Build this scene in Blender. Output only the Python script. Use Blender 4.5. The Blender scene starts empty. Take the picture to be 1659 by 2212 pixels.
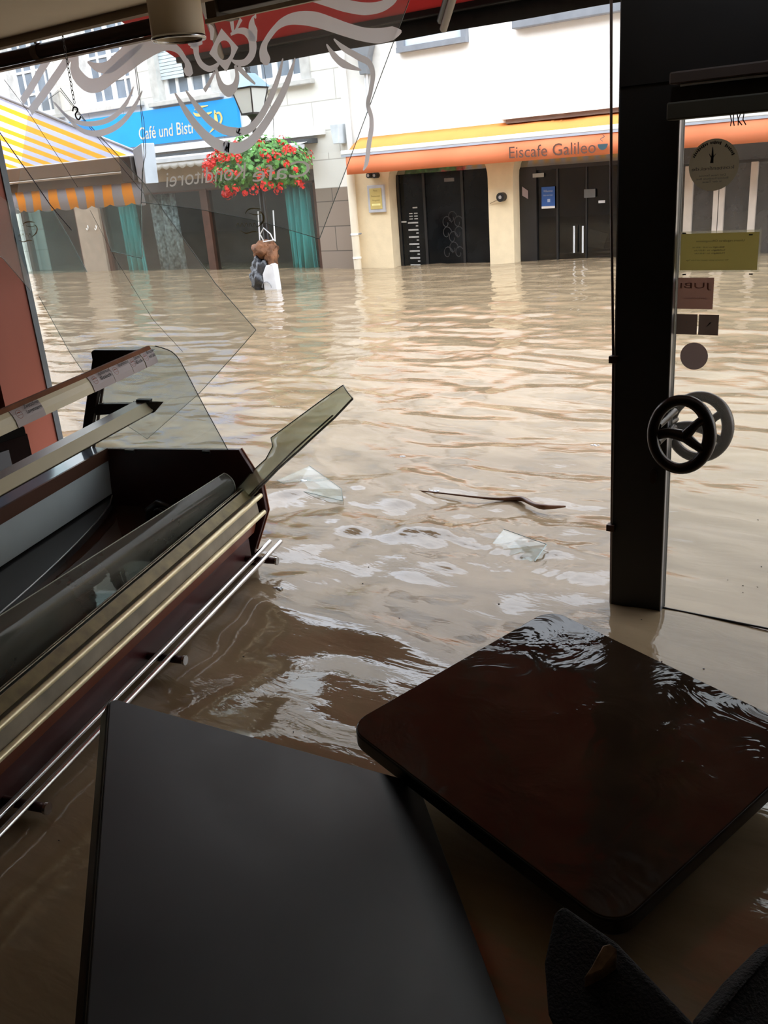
import bpy, bmesh, math, random
import numpy as np
from mathutils import Vector, Matrix, noise

random.seed(7)
S = bpy.context.scene
C = S.collection
PI = math.pi

# ------------------------------------------------------------------ camera
F_PX, W_PX, H_PX = 1931.0, 1659.0, 2212.0
CAM = Vector((0, 0, 1.4))
_y, _t, _r = [math.radians(a) for a in (-35.557, 20.871, -4.574)]
FW = Vector((math.sin(_y) * math.cos(_t), math.cos(_y) * math.cos(_t), -math.sin(_t)))
_rt = Vector((math.cos(_y), -math.sin(_y), 0)); _up = _rt.cross(FW)
RT = _rt * math.cos(_r) + _up * math.sin(_r)
UP = -_rt * math.sin(_r) + _up * math.cos(_r)
cd = bpy.data.cameras.new('camera'); cam = bpy.data.objects.new('camera', cd); C.objects.link(cam)
cd.sensor_fit = 'VERTICAL'; cd.sensor_height = 36.0; cd.lens = 36.0 * F_PX / H_PX; cd.clip_start = 0.02; cd.clip_end = 200
cam.matrix_world = Matrix(((RT.x, UP.x, -FW.x, CAM.x), (RT.y, UP.y, -FW.y, CAM.y), (RT.z, UP.z, -FW.z, CAM.z), (0, 0, 0, 1)))
S.camera = cam

# ------------------------------------------------------------------ light, exposure
S.view_settings.view_transform = 'Standard'; S.view_settings.look = 'None'
S.view_settings.gamma = 1.0; S.view_settings.use_curve_mapping = False
S.view_settings.exposure = 2.68
try:
    S.cycles.use_denoising = True
    S.cycles.max_bounces = 10; S.cycles.transparent_max_bounces = 24
    S.cycles.caustics_reflective = False; S.cycles.caustics_refractive = False
except Exception:
    pass
wd = bpy.data.worlds.new('overcast_sky'); S.world = wd; wd.use_nodes = True
nt = wd.node_tree; nt.nodes.clear()
wo = nt.nodes.new('ShaderNodeOutputWorld'); bg = nt.nodes.new('ShaderNodeBackground')
tc = nt.nodes.new('ShaderNodeTexCoord'); nz = nt.nodes.new('ShaderNodeTexNoise'); nz.inputs['Scale'].default_value = 1.6
nz.inputs['Detail'].default_value = 5
cr = nt.nodes.new('ShaderNodeValToRGB')
cr.color_ramp.elements[0].position = .3; cr.color_ramp.elements[0].color = (.70, .80, .95, 1)
cr.color_ramp.elements[1].position = .7; cr.color_ramp.elements[1].color = (.97, .985, 1, 1)
nt.links.new(tc.outputs['Generated'], nz.inputs['Vector']); nt.links.new(nz.outputs['Fac'], cr.inputs['Fac'])
nt.links.new(cr.outputs['Color'], bg.inputs['Color']); bg.inputs['Strength'].default_value = 1.0
nt.links.new(bg.outputs['Background'], wo.inputs['Surface'])

# ------------------------------------------------------------------ helpers
def ray(u, v): return FW + RT * ((u - W_PX / 2) / F_PX) - UP * ((v - H_PX / 2) / F_PX)
def onY(u, v, Y): q = ray(u, v); return CAM + q * (Y / q.y)
def onX(u, v, X): q = ray(u, v); return CAM + q * (X / q.x)
def onZ(u, v, z): q = ray(u, v); return CAM + q * ((z - CAM.z) / q.z)
def onP(u, v, p, n): q = ray(u, v); return CAM + q * ((p - CAM).dot(n) / q.dot(n))

OFF = {}
def setp(o, label=None, cat=None, group=None, kind=None):
    if label: o['label'] = label
    if cat: o['category'] = cat
    if group: o['group'] = group
    if kind: o['kind'] = kind
    return o
def thing(name, label, cat, loc, group=None):
    o = bpy.data.objects.new(name, None); C.objects.link(o); o.empty_display_size = .1
    o.location = Vector(loc); OFF[o.name] = Vector(loc)
    return setp(o, label, cat, group)

class MB:
    def __init__(s): s.v = []; s.f = []; s.sm = []
    def add(s, vs, fs, smooth=False):
        b = len(s.v); s.v += [Vector(x) for x in vs]
        for f in fs: s.f.append([i + b for i in f]); s.sm.append(smooth)
        return s
    def box(s, a, b):
        x0, y0, z0 = a; x1, y1, z1 = b
        vs = [(x0, y0, z0), (x1, y0, z0), (x1, y1, z0), (x0, y1, z0), (x0, y0, z1), (x1, y0, z1), (x1, y1, z1), (x0, y1, z1)]
        return s.add(vs, [(0, 3, 2, 1), (4, 5, 6, 7), (0, 1, 5, 4), (1, 2, 6, 5), (2, 3, 7, 6), (3, 0, 4, 7)])
    def prism(s, pts, off):
        pts = [Vector(p) for p in pts]; off = Vector(off); n = len(pts)
        vs = pts + [p + off for p in pts]
        fs = [list(range(n))[::-1], list(range(n, 2 * n))] + [(i, (i + 1) % n, (i + 1) % n + n, i + n) for i in range(n)]
        return s.add(vs, fs)
    def obox(s, c, ax, ay, az):   # oriented box, centre + half axes
        c, ax, ay, az = map(Vector, (c, ax, ay, az))
        pts = [c - ax - ay - az, c + ax - ay - az, c + ax + ay - az, c - ax + ay - az]
        return s.prism(pts, az * 2)
    def tube(s, pts, r, n=10, cap=True, closed=False):
        pts = [Vector(p) for p in pts]; m = len(pts)
        rs = r if isinstance(r, (list, tuple)) else [r] * m
        rings = []; prev = None
        for i, p in enumerate(pts):
            if closed: t = pts[(i + 1) % m] - pts[i - 1]
            else: t = pts[min(i + 1, m - 1)] - pts[max(i - 1, 0)]
            t.normalize()
            if prev is None:
                a = Vector((0, 0, 1)) if abs(t.z) < .9 else Vector((1, 0, 0)); x = t.cross(a).normalized()
            else: x = (prev - t * prev.dot(t)).normalized()
            prev = x; y = t.cross(x)
            rings.append([p + (x * math.cos(2 * PI * k / n) + y * math.sin(2 * PI * k / n)) * rs[i] for k in range(n)])
        vs = [v for rg in rings for v in rg]; fs = []
        for i in range(m if closed else m - 1):
            j = (i + 1) % m
            for k in range(n): fs.append((i * n + k, i * n + (k + 1) % n, j * n + (k + 1) % n, j * n + k))
        s.add(vs, fs, True)
        if cap and not closed:
            s.add(rings[0], [list(range(n))[::-1]]); s.add(rings[-1], [list(range(n))])
        return s
    def lathe(s, c, prof, n=24, axis='z'):
        c = Vector(c); vs = []
        for r_, h_ in prof:
            for k in range(n):
                a = 2 * PI * k / n
                vs.append(c + Vector((r_ * math.cos(a), r_ * math.sin(a), h_)) if axis == 'z' else c + Vector((r_ * math.cos(a), h_, r_ * math.sin(a))))
        fs = []
        for i in range(len(prof) - 1):
            for k in range(n): fs.append((i * n + k, i * n + (k + 1) % n, (i + 1) * n + (k + 1) % n, (i + 1) * n + k))
        s.add(vs, fs, True)
        return s
    def ribbon(s, pts, ws, plane_n, th=.001, smooth_n=8):
        P, Wd = catmull(pts, ws, smooth_n); n = Vector(plane_n).normalized(); L = []; R_ = []
        for i, p in enumerate(P):
            t = (P[min(i + 1, len(P) - 1)] - P[max(i - 1, 0)]).normalized(); q = t.cross(n).normalized()
            L.append(p + q * Wd[i] / 2); R_.append(p - q * Wd[i] / 2)
        m = len(P); o = n * th
        vs = [v + o for v in L] + [v + o for v in R_]; fs = []
        for i in range(m - 1):
            fs.append((i, i + 1, m + i + 1, m + i))
        return s.add(vs, fs)
    def blob(s, c, r, sub=2, amp=.25, fr=3.0, seed=0):
        bm = bmesh.new(); bmesh.ops.create_icosphere(bm, subdivisions=sub, radius=1)
        c = Vector(c); r = Vector(r) if not isinstance(r, (int, float)) else Vector((r, r, r)); vs = []
        for v in bm.verts:
            d = v.co.copy(); k = 1 + amp * noise.noise(d * fr + Vector((seed, seed * .7, 0))) + amp * .5 * noise.noise(d * fr * 2.7 + Vector((seed, 0, seed)))
            vs.append(c + Vector((d.x * r.x, d.y * r.y, d.z * r.z)) * k)
        fs = [[v.index for v in f.verts] for f in bm.faces]; bm.free()
        return s.add(vs, fs, True)
    def sheet(s, grid, th=None):
        m = len(grid); n = len(grid[0]); vs = [Vector(p) for row in grid for p in row]
        fs = [(i * n + j, i * n + j + 1, (i + 1) * n + j + 1, (i + 1) * n + j) for i in range(m - 1) for j in range(n - 1)]
        if th:
            th = Vector(th); k = len(vs); vs2 = [v + th for v in vs]
            fs2 = [tuple(x + k for x in f[::-1]) for f in fs]; b = []
            edge = [(0, j) for j in range(n)] + [(i, n - 1) for i in range(1, m)] + [(m - 1, j) for j in range(n - 2, -1, -1)] + [(i, 0) for i in range(m - 2, 0, -1)]
            for q in range(len(edge)):
                a = edge[q][0] * n + edge[q][1]; c = edge[(q + 1) % len(edge)]; c = c[0] * n + c[1]; b.append((a, a + k, c + k, c))
            return s.add(vs + vs2, fs + fs2 + b, True)
        return s.add(vs, fs, True)
    def build(s, name, mat, parent=None, bevel=0, label=None, cat=None, group=None, kind=None, segs=2):
        if parent is None:
            lo = Vector([min(v[i] for v in s.v) for i in range(3)]); hi = Vector([max(v[i] for v in s.v) for i in range(3)])
            off = Vector(((lo.x + hi.x) / 2, (lo.y + hi.y) / 2, lo.z))
        else: off = OFF[parent.name]
        me = bpy.data.meshes.new(name); me.from_pydata([v - off for v in s.v], [], s.f)
        me.polygons.foreach_set('use_smooth', s.sm)
        bm = bmesh.new(); bm.from_mesh(me); bmesh.ops.recalc_face_normals(bm, faces=bm.faces); bm.to_mesh(me); bm.free()
        o = bpy.data.objects.new(name, me); C.objects.link(o)
        if mat is not None:
            for m_ in (mat if isinstance(mat, list) else [mat]): me.materials.append(m_)
        if parent is None: o.location = off
        else: o.parent = parent
        OFF[o.name] = off
        if bevel:
            md = o.modifiers.new('bevel', 'BEVEL'); md.width = bevel; md.segments = segs; md.limit_method = 'ANGLE'; md.angle_limit = .6
        return setp(o, label, cat, group, kind)

def catmull(pts, ws, n):
    pts = [Vector(p) for p in pts]
    if not isinstance(ws, (list, tuple)): ws = [ws] * len(pts)
    P = []; Wd = []; m = len(pts)
    for i in range(m - 1):
        p0, p1, p2, p3 = pts[max(i - 1, 0)], pts[i], pts[i + 1], pts[min(i + 2, m - 1)]
        for k in range(n):
            t = k / n
            P.append(.5 * ((2 * p1) + (p2 - p0) * t + (2 * p0 - 5 * p1 + 4 * p2 - p3) * t * t + (3 * p1 - p0 - 3 * p2 + p3) * t ** 3))
            Wd.append(ws[i] * (1 - t) + ws[i + 1] * t)
    P.append(pts[-1]); Wd.append(ws[-1]); return P, Wd

def copy_tree(o, parent=None):
    c = o.copy(); C.objects.link(c)
    if parent is not None: c.parent = parent
    OFF[c.name] = OFF[o.name]
    for ch in list(o.children): copy_tree(ch, c)
    return c

def text_mesh(body, size, shear=0, extrude=.001, bold=0):
    cu = bpy.data.curves.new('text', 'FONT'); cu.body = body; cu.size = size; cu.shear = shear; cu.extrude = extrude; cu.offset = bold
    cu.resolution_u = 3; o = bpy.data.objects.new('text', cu); C.objects.link(o)
    dg = bpy.context.evaluated_depsgraph_get(); me = bpy.data.meshes.new_from_object(o.evaluated_get(dg))
    vs = [v.co.copy() for v in me.vertices]; fs = [list(p.vertices) for p in me.polygons]
    bpy.data.objects.remove(o); bpy.data.curves.remove(cu); bpy.data.meshes.remove(me)
    return vs, fs
def add_text(mb, body, origin, xdir, ydir, width=None, height=None, shear=0, ext=.001, bold=0):
    """text laid from origin along xdir; width = full run, height = cap height scale"""
    vs, fs = text_mesh(body, 1.0, shear, 0.0, bold)
    x0 = min(v.x for v in vs); x1 = max(v.x for v in vs); xd = Vector(xdir).normalized(); yd = Vector(ydir).normalized()
    sx = width / (x1 - x0) if width else height / .7; sy = height / .7 if height else sx
    n = xd.cross(yd).normalized() * ext; o = Vector(origin)
    P = [o + xd * (v.x - x0) * sx + yd * v.y * sy + n for v in vs]
    mb.add(P, fs); return mb

# ------------------------------------------------------------------ materials
MATS = {}
def mat(name, col, rough=.5, metal=0, var=.12, scale=6, bump=0, bscale=30, spec=.5, coat=0, stretch=(1, 1, 1), trans=0, alpha=1):
    if name in MATS: return MATS[name]
    m = bpy.data.materials.new(name); m.use_nodes = True; n = m.node_tree; b = n.nodes['Principled BSDF']
    tc = n.nodes.new('ShaderNodeTexCoord'); mp = n.nodes.new('ShaderNodeMapping'); mp.inputs['Scale'].default_value = stretch
    n.links.new(tc.outputs['Object'], mp.inputs['Vector'])
    nz = n.nodes.new('ShaderNodeTexNoise'); nz.inputs['Scale'].default_value = scale; nz.inputs['Detail'].default_value = 5
    n.links.new(mp.outputs['Vector'], nz.inputs['Vector'])
    rp = n.nodes.new('ShaderNodeValToRGB'); rp.color_ramp.elements[0].position = .3; rp.color_ramp.elements[1].position = .7
    rp.color_ramp.elements[0].color = tuple(c * (1 - var) for c in col) + (1,)
    rp.color_ramp.elements[1].color = tuple(min(1, c * (1 + var)) for c in col) + (1,)
    n.links.new(nz.outputs['Fac'], rp.inputs['Fac']); n.links.new(rp.outputs['Color'], b.inputs['Base Color'])
    b.inputs['Roughness'].default_value = rough; b.inputs['Metallic'].default_value = metal
    b.inputs['Specular IOR Level'].default_value = spec; b.inputs['Coat Weight'].default_value = coat
    if bump:
        n2 = n.nodes.new('ShaderNodeTexNoise'); n2.inputs['Scale'].default_value = bscale; n2.inputs['Detail'].default_value = 4
        n.links.new(mp.outputs['Vector'], n2.inputs['Vector'])
        bp = n.nodes.new('ShaderNodeBump'); bp.inputs['Strength'].default_value = bump; bp.inputs['Distance'].default_value = .02
        n.links.new(n2.outputs['Fac'], bp.inputs['Height']); n.links.new(bp.outputs['Normal'], b.inputs['Normal'])
    MATS[name] = m; return m

def translucent(name, col, mixf=.5, rough=.8, stripes=None):
    """cloth that lets daylight through; stripes = (axis, period, colour)"""
    m = bpy.data.materials.new(name); m.use_nodes = True; n = m.node_tree; n.nodes.clear()
    out = n.nodes.new('ShaderNodeOutputMaterial'); d = n.nodes.new('ShaderNodeBsdfDiffuse'); t = n.nodes.new('ShaderNodeBsdfTranslucent')
    mx = n.nodes.new('ShaderNodeMixShader'); mx.inputs[0].default_value = mixf
    n.links.new(d.outputs[0], mx.inputs[1]); n.links.new(t.outputs[0], mx.inputs[2]); n.links.new(mx.outputs[0], out.inputs['Surface'])
    tc = n.nodes.new('ShaderNodeTexCoord'); nz = n.nodes.new('ShaderNodeTexNoise'); nz.inputs['Scale'].default_value = 3
    n.links.new(tc.outputs['Object'], nz.inputs['Vector'])
    rp = n.nodes.new('ShaderNodeValToRGB'); rp.color_ramp.elements[0].color = tuple(c * .86 for c in col) + (1,); rp.color_ramp.elements[1].color = tuple(col) + (1,)
    n.links.new(nz.outputs['Fac'], rp.inputs['Fac']); src = rp.outputs['Color']
    if stripes:
        sx = n.nodes.new('ShaderNodeSeparateXYZ'); n.links.new(tc.outputs['Object'], sx.inputs[0])
        mm = n.nodes.new('ShaderNodeMath'); mm.operation = 'MULTIPLY'; mm.inputs[1].default_value = 1 / stripes[1]
        fr = n.nodes.new('ShaderNodeMath'); fr.operation = 'FRACT'; gt = n.nodes.new('ShaderNodeMath'); gt.operation = 'GREATER_THAN'; gt.inputs[1].default_value = .5
        n.links.new(sx.outputs[stripes[0]], mm.inputs[0]); n.links.new(mm.outputs[0], fr.inputs[0]); n.links.new(fr.outputs[0], gt.inputs[0])
        mc = n.nodes.new('ShaderNodeMix'); mc.data_type = 'RGBA'; mc.inputs['B'].default_value = tuple(stripes[2]) + (1,)
        n.links.new(gt.outputs[0], mc.inputs['Factor']); n.links.new(src, mc.inputs['A']); src = mc.outputs['Result']
    n.links.new(src, d.inputs['Color']); n.links.new(src, t.inputs['Color'])
    MATS[name] = m; return m

def glass(name, tint=(.96, .985, .98), refl=.06, haze=0.0, hazecol=(.55, .52, .47), rough=.02, hscale=2.5, hz_min=.3):
    """thin pane: clear transmission + fresnel-like gloss + optional dried mud film"""
    m = bpy.data.materials.new(name); m.use_nodes = True; n = m.node_tree; n.nodes.clear()
    out = n.nodes.new('ShaderNodeOutputMaterial'); tr = n.nodes.new('ShaderNodeBsdfTransparent'); tr.inputs['Color'].default_value = tuple(tint) + (1,)
    gl = n.nodes.new('ShaderNodeBsdfGlossy'); gl.inputs['Roughness'].default_value = rough; gl.inputs['Color'].default_value = (1, 1, 1, 1)
    lw = n.nodes.new('ShaderNodeLayerWeight'); lw.inputs['Blend'].default_value = .12
    mm = n.nodes.new('ShaderNodeMath'); mm.operation = 'MULTIPLY_ADD'; mm.inputs[1].default_value = .6; mm.inputs[2].default_value = refl; mm.use_clamp = True
    n.links.new(lw.outputs['Facing'], mm.inputs[0])
    pw = n.nodes.new('ShaderNodeMath'); pw.operation = 'POWER'; pw.inputs[1].default_value = 3
    n.links.new(lw.outputs['Facing'], pw.inputs[0]); n.links.new(pw.outputs[0], mm.inputs[0])
    mx = n.nodes.new('ShaderNodeMixShader'); n.links.new(mm.outputs[0], mx.inputs[0]); n.links.new(tr.outputs[0], mx.inputs[1]); n.links.new(gl.outputs[0], mx.inputs[2])
    last = mx.outputs[0]
    if haze > 0:
        df = n.nodes.new('ShaderNodeBsdfDiffuse'); df.inputs['Color'].default_value = tuple(hazecol) + (1,)
        tl = n.nodes.new('ShaderNodeBsdfTranslucent'); tl.inputs['Color'].default_value = tuple(hazecol) + (1,)
        ms = n.nodes.new('ShaderNodeMixShader'); ms.inputs[0].default_value = .5; n.links.new(df.outputs[0], ms.inputs[1]); n.links.new(tl.outputs[0], ms.inputs[2])
        tc = n.nodes.new('ShaderNodeTexCoord'); nz = n.nodes.new('ShaderNodeTexNoise'); nz.inputs['Scale'].default_value = hscale; nz.inputs['Detail'].default_value = 6
        n.links.new(tc.outputs['Object'], nz.inputs['Vector'])
        mr = n.nodes.new('ShaderNodeMapRange'); mr.inputs['From Min'].default_value = .35; mr.inputs['From Max'].default_value = .7
        mr.inputs['To Min'].default_value = haze * hz_min; mr.inputs['To Max'].default_value = haze
        n.links.new(nz.outputs['Fac'], mr.inputs['Value'])
        m2 = n.nodes.new('ShaderNodeMixShader'); n.links.new(mr.outputs[0], m2.inputs[0]); n.links.new(last, m2.inputs[1]); n.links.new(ms.outputs[0], m2.inputs[2]); last = m2.outputs[0]
    n.links.new(last, out.inputs['Surface']); MATS[name] = m; return m

def water_material(name, c0, c1, rough, bumps, spec=.5):
    m = bpy.data.materials.new(name); m.use_nodes = True; n = m.node_tree; b = n.nodes['Principled BSDF']
    tc = n.nodes.new('ShaderNodeTexCoord'); mp = n.nodes.new('ShaderNodeMapping'); mp.inputs['Scale'].default_value = (.5, 1.6, 1)
    n.links.new(tc.outputs['Object'], mp.inputs['Vector'])
    nz = n.nodes.new('ShaderNodeTexNoise'); nz.inputs['Scale'].default_value = 2.2; nz.inputs['Detail'].default_value = 6; nz.inputs['Distortion'].default_value = 1.0
    n.links.new(mp.outputs['Vector'], nz.inputs['Vector'])
    rp = n.nodes.new('ShaderNodeValToRGB'); rp.color_ramp.elements[0].position = .35; rp.color_ramp.elements[1].position = .65
    rp.color_ramp.elements[0].color = c0 + (1,); rp.color_ramp.elements[1].color = c1 + (1,)
    n.links.new(nz.outputs['Fac'], rp.inputs['Fac']); n.links.new(rp.outputs['Color'], b.inputs['Base Color'])
    b.inputs['Roughness'].default_value = rough; b.inputs['IOR'].default_value = 1.33; b.inputs['Specular IOR Level'].default_value = spec
    prev = None
    for sc, st, dist, stretch in bumps:
        m2 = n.nodes.new('ShaderNodeMapping'); m2.inputs['Scale'].default_value = stretch; n.links.new(tc.outputs['Object'], m2.inputs['Vector'])
        n2 = n.nodes.new('ShaderNodeTexNoise'); n2.inputs['Scale'].default_value = sc; n2.inputs['Detail'].default_value = 3; n2.inputs['Distortion'].default_value = .6
        n.links.new(m2.outputs['Vector'], n2.inputs['Vector'])
        bp = n.nodes.new('ShaderNodeBump'); bp.inputs['Strength'].default_value = st; bp.inputs['Distance'].default_value = dist
        n.links.new(n2.outputs['Fac'], bp.inputs['Height'])
        if prev: n.links.new(prev, bp.inputs['Normal'])
        prev = bp.outputs['Normal']
    if prev: n.links.new(prev, b.inputs['Normal'])
    MATS[name] = m; return m

def stone_blocks(name, col, mortar, bw=.9, rh=.42):
    m = bpy.data.materials.new(name); m.use_nodes = True; n = m.node_tree; b = n.nodes['Principled BSDF']
    tc = n.nodes.new('ShaderNodeTexCoord'); sx = n.nodes.new('ShaderNodeSeparateXYZ'); cb = n.nodes.new('ShaderNodeCombineXYZ')
    n.links.new(tc.outputs['Object'], sx.inputs[0]); n.links.new(sx.outputs[0], cb.inputs[0]); n.links.new(sx.outputs[2], cb.inputs[1])
    br = n.nodes.new('ShaderNodeTexBrick'); br.inputs['Scale'].default_value = 1; br.inputs['Brick Width'].default_value = bw; br.inputs['Row Height'].default_value = rh
    br.inputs['Mortar Size'].default_value = .008; br.inputs['Mortar'].default_value = mortar + (1,)
    br.inputs['Color1'].default_value = col + (1,); br.inputs['Color2'].default_value = tuple(c * .93 for c in col) + (1,)
    n.links.new(cb.outputs[0], br.inputs['Vector']); n.links.new(br.outputs['Color'], b.inputs['Base Color'])
    b.inputs['Roughness'].default_value = .85
    bp = n.nodes.new('ShaderNodeBump'); bp.inputs['Strength'].default_value = .4; bp.inputs['Distance'].default_value = .02; bp.invert = True
    n.links.new(br.outputs['Fac'], bp.inputs['Height']); n.links.new(bp.outputs['Normal'], b.inputs['Normal'])
    MATS[name] = m; return m

M_black = mat('black_painted_metal', (.010, .009, .009), .45, var=.2)
M_white = mat('white_render', (.86, .84, .81), .9, var=.03, bump=.1, bscale=60)
M_cream = mat('cream_render', (.80, .66, .44), .9, var=.05, bump=.1, bscale=50)
M_stone = stone_blocks('pale_stone_blocks', (.80, .78, .73), (.5, .48, .44), .95, .42)
M_brownstone = stone_blocks('brown_stone_blocks', (.27, .215, .17), (.12, .10, .08), .8, .38)
M_stonetrim = mat('grey_stone_trim', (.52, .51, .49), .85, var=.15, scale=9, bump=.2)
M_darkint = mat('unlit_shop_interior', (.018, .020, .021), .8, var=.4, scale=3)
M_frame_brown = mat('brown_window_frame', (.075, .035, .022), .5, var=.2)
M_frame_white = mat('white_window_frame', (.85, .86, .87), .5, var=.03)
M_pane = mat('grey_window_pane', (.20, .24, .29), .4, var=.25, scale=2, spec=.3)
M_zinc = mat('grey_metal_sheet', (.22, .24, .27), .45, metal=.3, var=.1)
M_alu = mat('pale_aluminium', (.72, .74, .77), .35, metal=.3, var=.05)
M_chrome = mat('chrome_tube', (.52, .52, .52), .2, metal=1, var=.05, scale=14)
M_gold = mat('cream_gold_rail', (.82, .72, .46), .30, metal=.35, var=.15, scale=20, stretch=(1, 1, 1))
M_darkred = mat('dark_red_laminate', (.050, .010, .010), .35, var=.2, scale=4)
M_redwood = mat('reddish_wood_edge', (.30, .095, .04), .4, var=.2, scale=8)
M_orangewall = mat('terracotta_painted_board', (.38, .095, .052), .55, var=.12, scale=2.5, stretch=(1, 1, .3))
M_darkwood = mat('dark_wood', (.030, .015, .011), .4, var=.35, scale=5)
M_ceil = mat('beige_ceiling_paint', (.93, .86, .76), .8, var=.02)
M_lampshade = mat('beige_lamp_metal', (.80, .70, .55), .55, var=.04)

# ------------------------------------------------------------------ flood water
def pgrid(seed):
    r = np.random.RandomState(seed); a = r.rand(256, 256) * 2 * np.pi; return np.cos(a), np.sin(a)
_G = [pgrid(i) for i in range(6)]
def perlin(x, y, s=0):
    gx, gy = _G[s % 6]; xi = np.floor(x).astype(int); yi = np.floor(y).astype(int); xf = x - xi; yf = y - yi
    u = xf ** 3 * (xf * (xf * 6 - 15) + 10); v = yf ** 3 * (yf * (yf * 6 - 15) + 10)
    def g(i, j, dx, dy): a = (xi + i) % 256; b = (yi + j) % 256; return gx[a, b] * dx + gy[a, b] * dy
    n00 = g(0, 0, xf, yf); n10 = g(1, 0, xf - 1, yf); n01 = g(0, 1, xf, yf - 1); n11 = g(1, 1, xf - 1, yf - 1)
    return (n00 * (1 - u) + n10 * u) * (1 - v) + (n01 * (1 - u) + n11 * u) * v
def sstep(a, b, x): t = np.clip((x - a) / (b - a), 0, 1); return t * t * (3 - 2 * t)
def water_z(X, Y):
    lvl = np.interp(X, [-15.3, -8.5, -6.1, -4.5, -2.5], [-.065, -.035, .012, .055, .085]) * sstep(4.5, 10, Y)
    out = sstep(2.7, 4.6, Y)                       # 0 indoors, 1 out in the street
    wx = X + .35 * perlin(X * .9, Y * 1.3, 1); wy = Y + .12 * perlin(X * 1.1, Y * 1.7, 2)
    street = .017 * perlin(wx / .95, wy / .36, 0) + .013 * perlin(wx / .48, wy / .19, 3) + .0085 * perlin(wx / .24, wy / .11, 4) + .0035 * perlin(wx / .12, wy / .07, 5)
    room = .034 * perlin(wx / .50 + 7, wy / .38, 5) + .014 * perlin(wx / .24 + 3, wy / .19, 1) + .0008 * perlin(X / .09, Y / .08, 2)
    # turbulence where the street current meets the shopfront
    band = np.exp(-((Y - 3.05) / .8) ** 2) * np.exp(-((X + 1.8) / 1.3) ** 2)
    turb = band * (.030 * perlin(wx / .32, wy / .22, 4) + .013 * perlin(wx / .15, wy / .10, 0) + .004 * perlin(wx / .07, wy / .05, 2))
    calm = 1 - .75 * sstep(-1.0, -.6, X) * (1 - sstep(3.2, 6, Y))
    z = street * out + room * (1 - out) * 1.0 + turb
    for cx, cy, lam, dec, am in ((-1.36, 2.78, .05, .24, .0045), (-1.62, 2.98, .06, .3, .0035), (-2.02, 2.42, .05, .12, .0015)):
        r = np.hypot((X - cx), (Y - cy) * 1.2); z = z + am * np.cos(2 * np.pi * r / lam) * np.exp(-(r / dec) ** 2)
    return lvl + z * calm * (1 - .6 * (1 - sstep(.6, 1.6, Y)))
M_water = water_material('muddy_flood_water', (.215, .155, .092), (.29, .215, .132), .04,
                         [(7, .25, .01, (.7, 2.2, 1)), (26, .12, .004, (.8, 1.8, 1))], spec=.85)
xs = np.concatenate([np.arange(-46, -20, .2), np.arange(-20, -5, .06), np.arange(-5, 1.2, .02), np.arange(1.2, 12, .12)])
ys = np.concatenate([np.arange(-3.2, .4, .12), np.arange(.4, 4.4, .02), np.arange(4.4, 13.2, .042)])
GX, GY = np.meshgrid(xs, ys); GZ = water_z(GX, GY)
nx, ny = len(xs), len(ys); me = bpy.data.meshes.new('flood_water')
me.vertices.add(nx * ny); me.vertices.foreach_set('co', np.stack([GX, GY, GZ], -1).reshape(-1).astype(np.float32))
ii, jj = np.meshgrid(np.arange(ny - 1), np.arange(nx - 1), indexing='ij'); a = (ii * nx + jj).ravel()
quads = np.stack([a, a + 1, a + nx + 1, a + nx], -1).astype(np.int32); nq = len(quads)
me.loops.add(nq * 4); me.loops.foreach_set('vertex_index', quads.ravel()); me.polygons.add(nq)
me.polygons.foreach_set('loop_start', np.arange(0, nq * 4, 4, dtype=np.int32))
me.polygons.foreach_set('use_smooth', np.ones(nq, bool)); me.update(calc_edges=True); me.materials.append(M_water)
water = bpy.data.objects.new('flood_water', me); C.objects.link(water)
setp(water, 'brown muddy floodwater filling the street and the shop', 'water', kind='structure')

# ------------------------------------------------------------------ the room
def struct(name, mb, m, parent=None, **k): return mb.build(name, m, parent, kind=None if parent else 'structure', **k)
struct('floor', MB().box((-6, -3.2, -.85), (2.6, 2.72, -.76)), mat('dark_floor_tiles', (.06, .05, .04), .5))
struct('street_paving', MB().box((-46, 2.72, -.95), (12, 13.5, -.85)), mat('street_paving', (.2, .18, .16), .8))
struct('ceiling', MB().box((-6, -3.2, 1.93), (2.6, 2.2, 2.10)), M_ceil)
struct('trim_1', MB().box((-6, 2.2, 1.905), (-.95, 2.235, 2.45)), mat('taupe_ceiling_edge', (.26, .20, .145), .7))
struct('wall_back', MB().box((-6, -3.3, -.9), (2.6, -3.2, 2.5)), mat('dim_back_wall', (.035, .027, .02), .8))
struct('wall_right', MB().box((2.6, -3.3, -.9), (2.7, 2.72, 2.5)), mat('dim_side_wall', (.035, .027, .02), .8))
wl = MB().box((-4.0, -3.3, -.9), (-3.86, 2.341, 2.5)); struct('wall_left', wl, M_darkwood)
struct('wall_board', MB().box((-4.0, 2.341, -.9), (-3.78, 2.575, 2.5)), M_orangewall)
struct('trim_2', MB().box((-3.80, 2.575, -.9), (-3.772, 2.604, 2.32)), mat('grey_metal_corner_post', (.10, .105, .11), .4, metal=.5))
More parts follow.
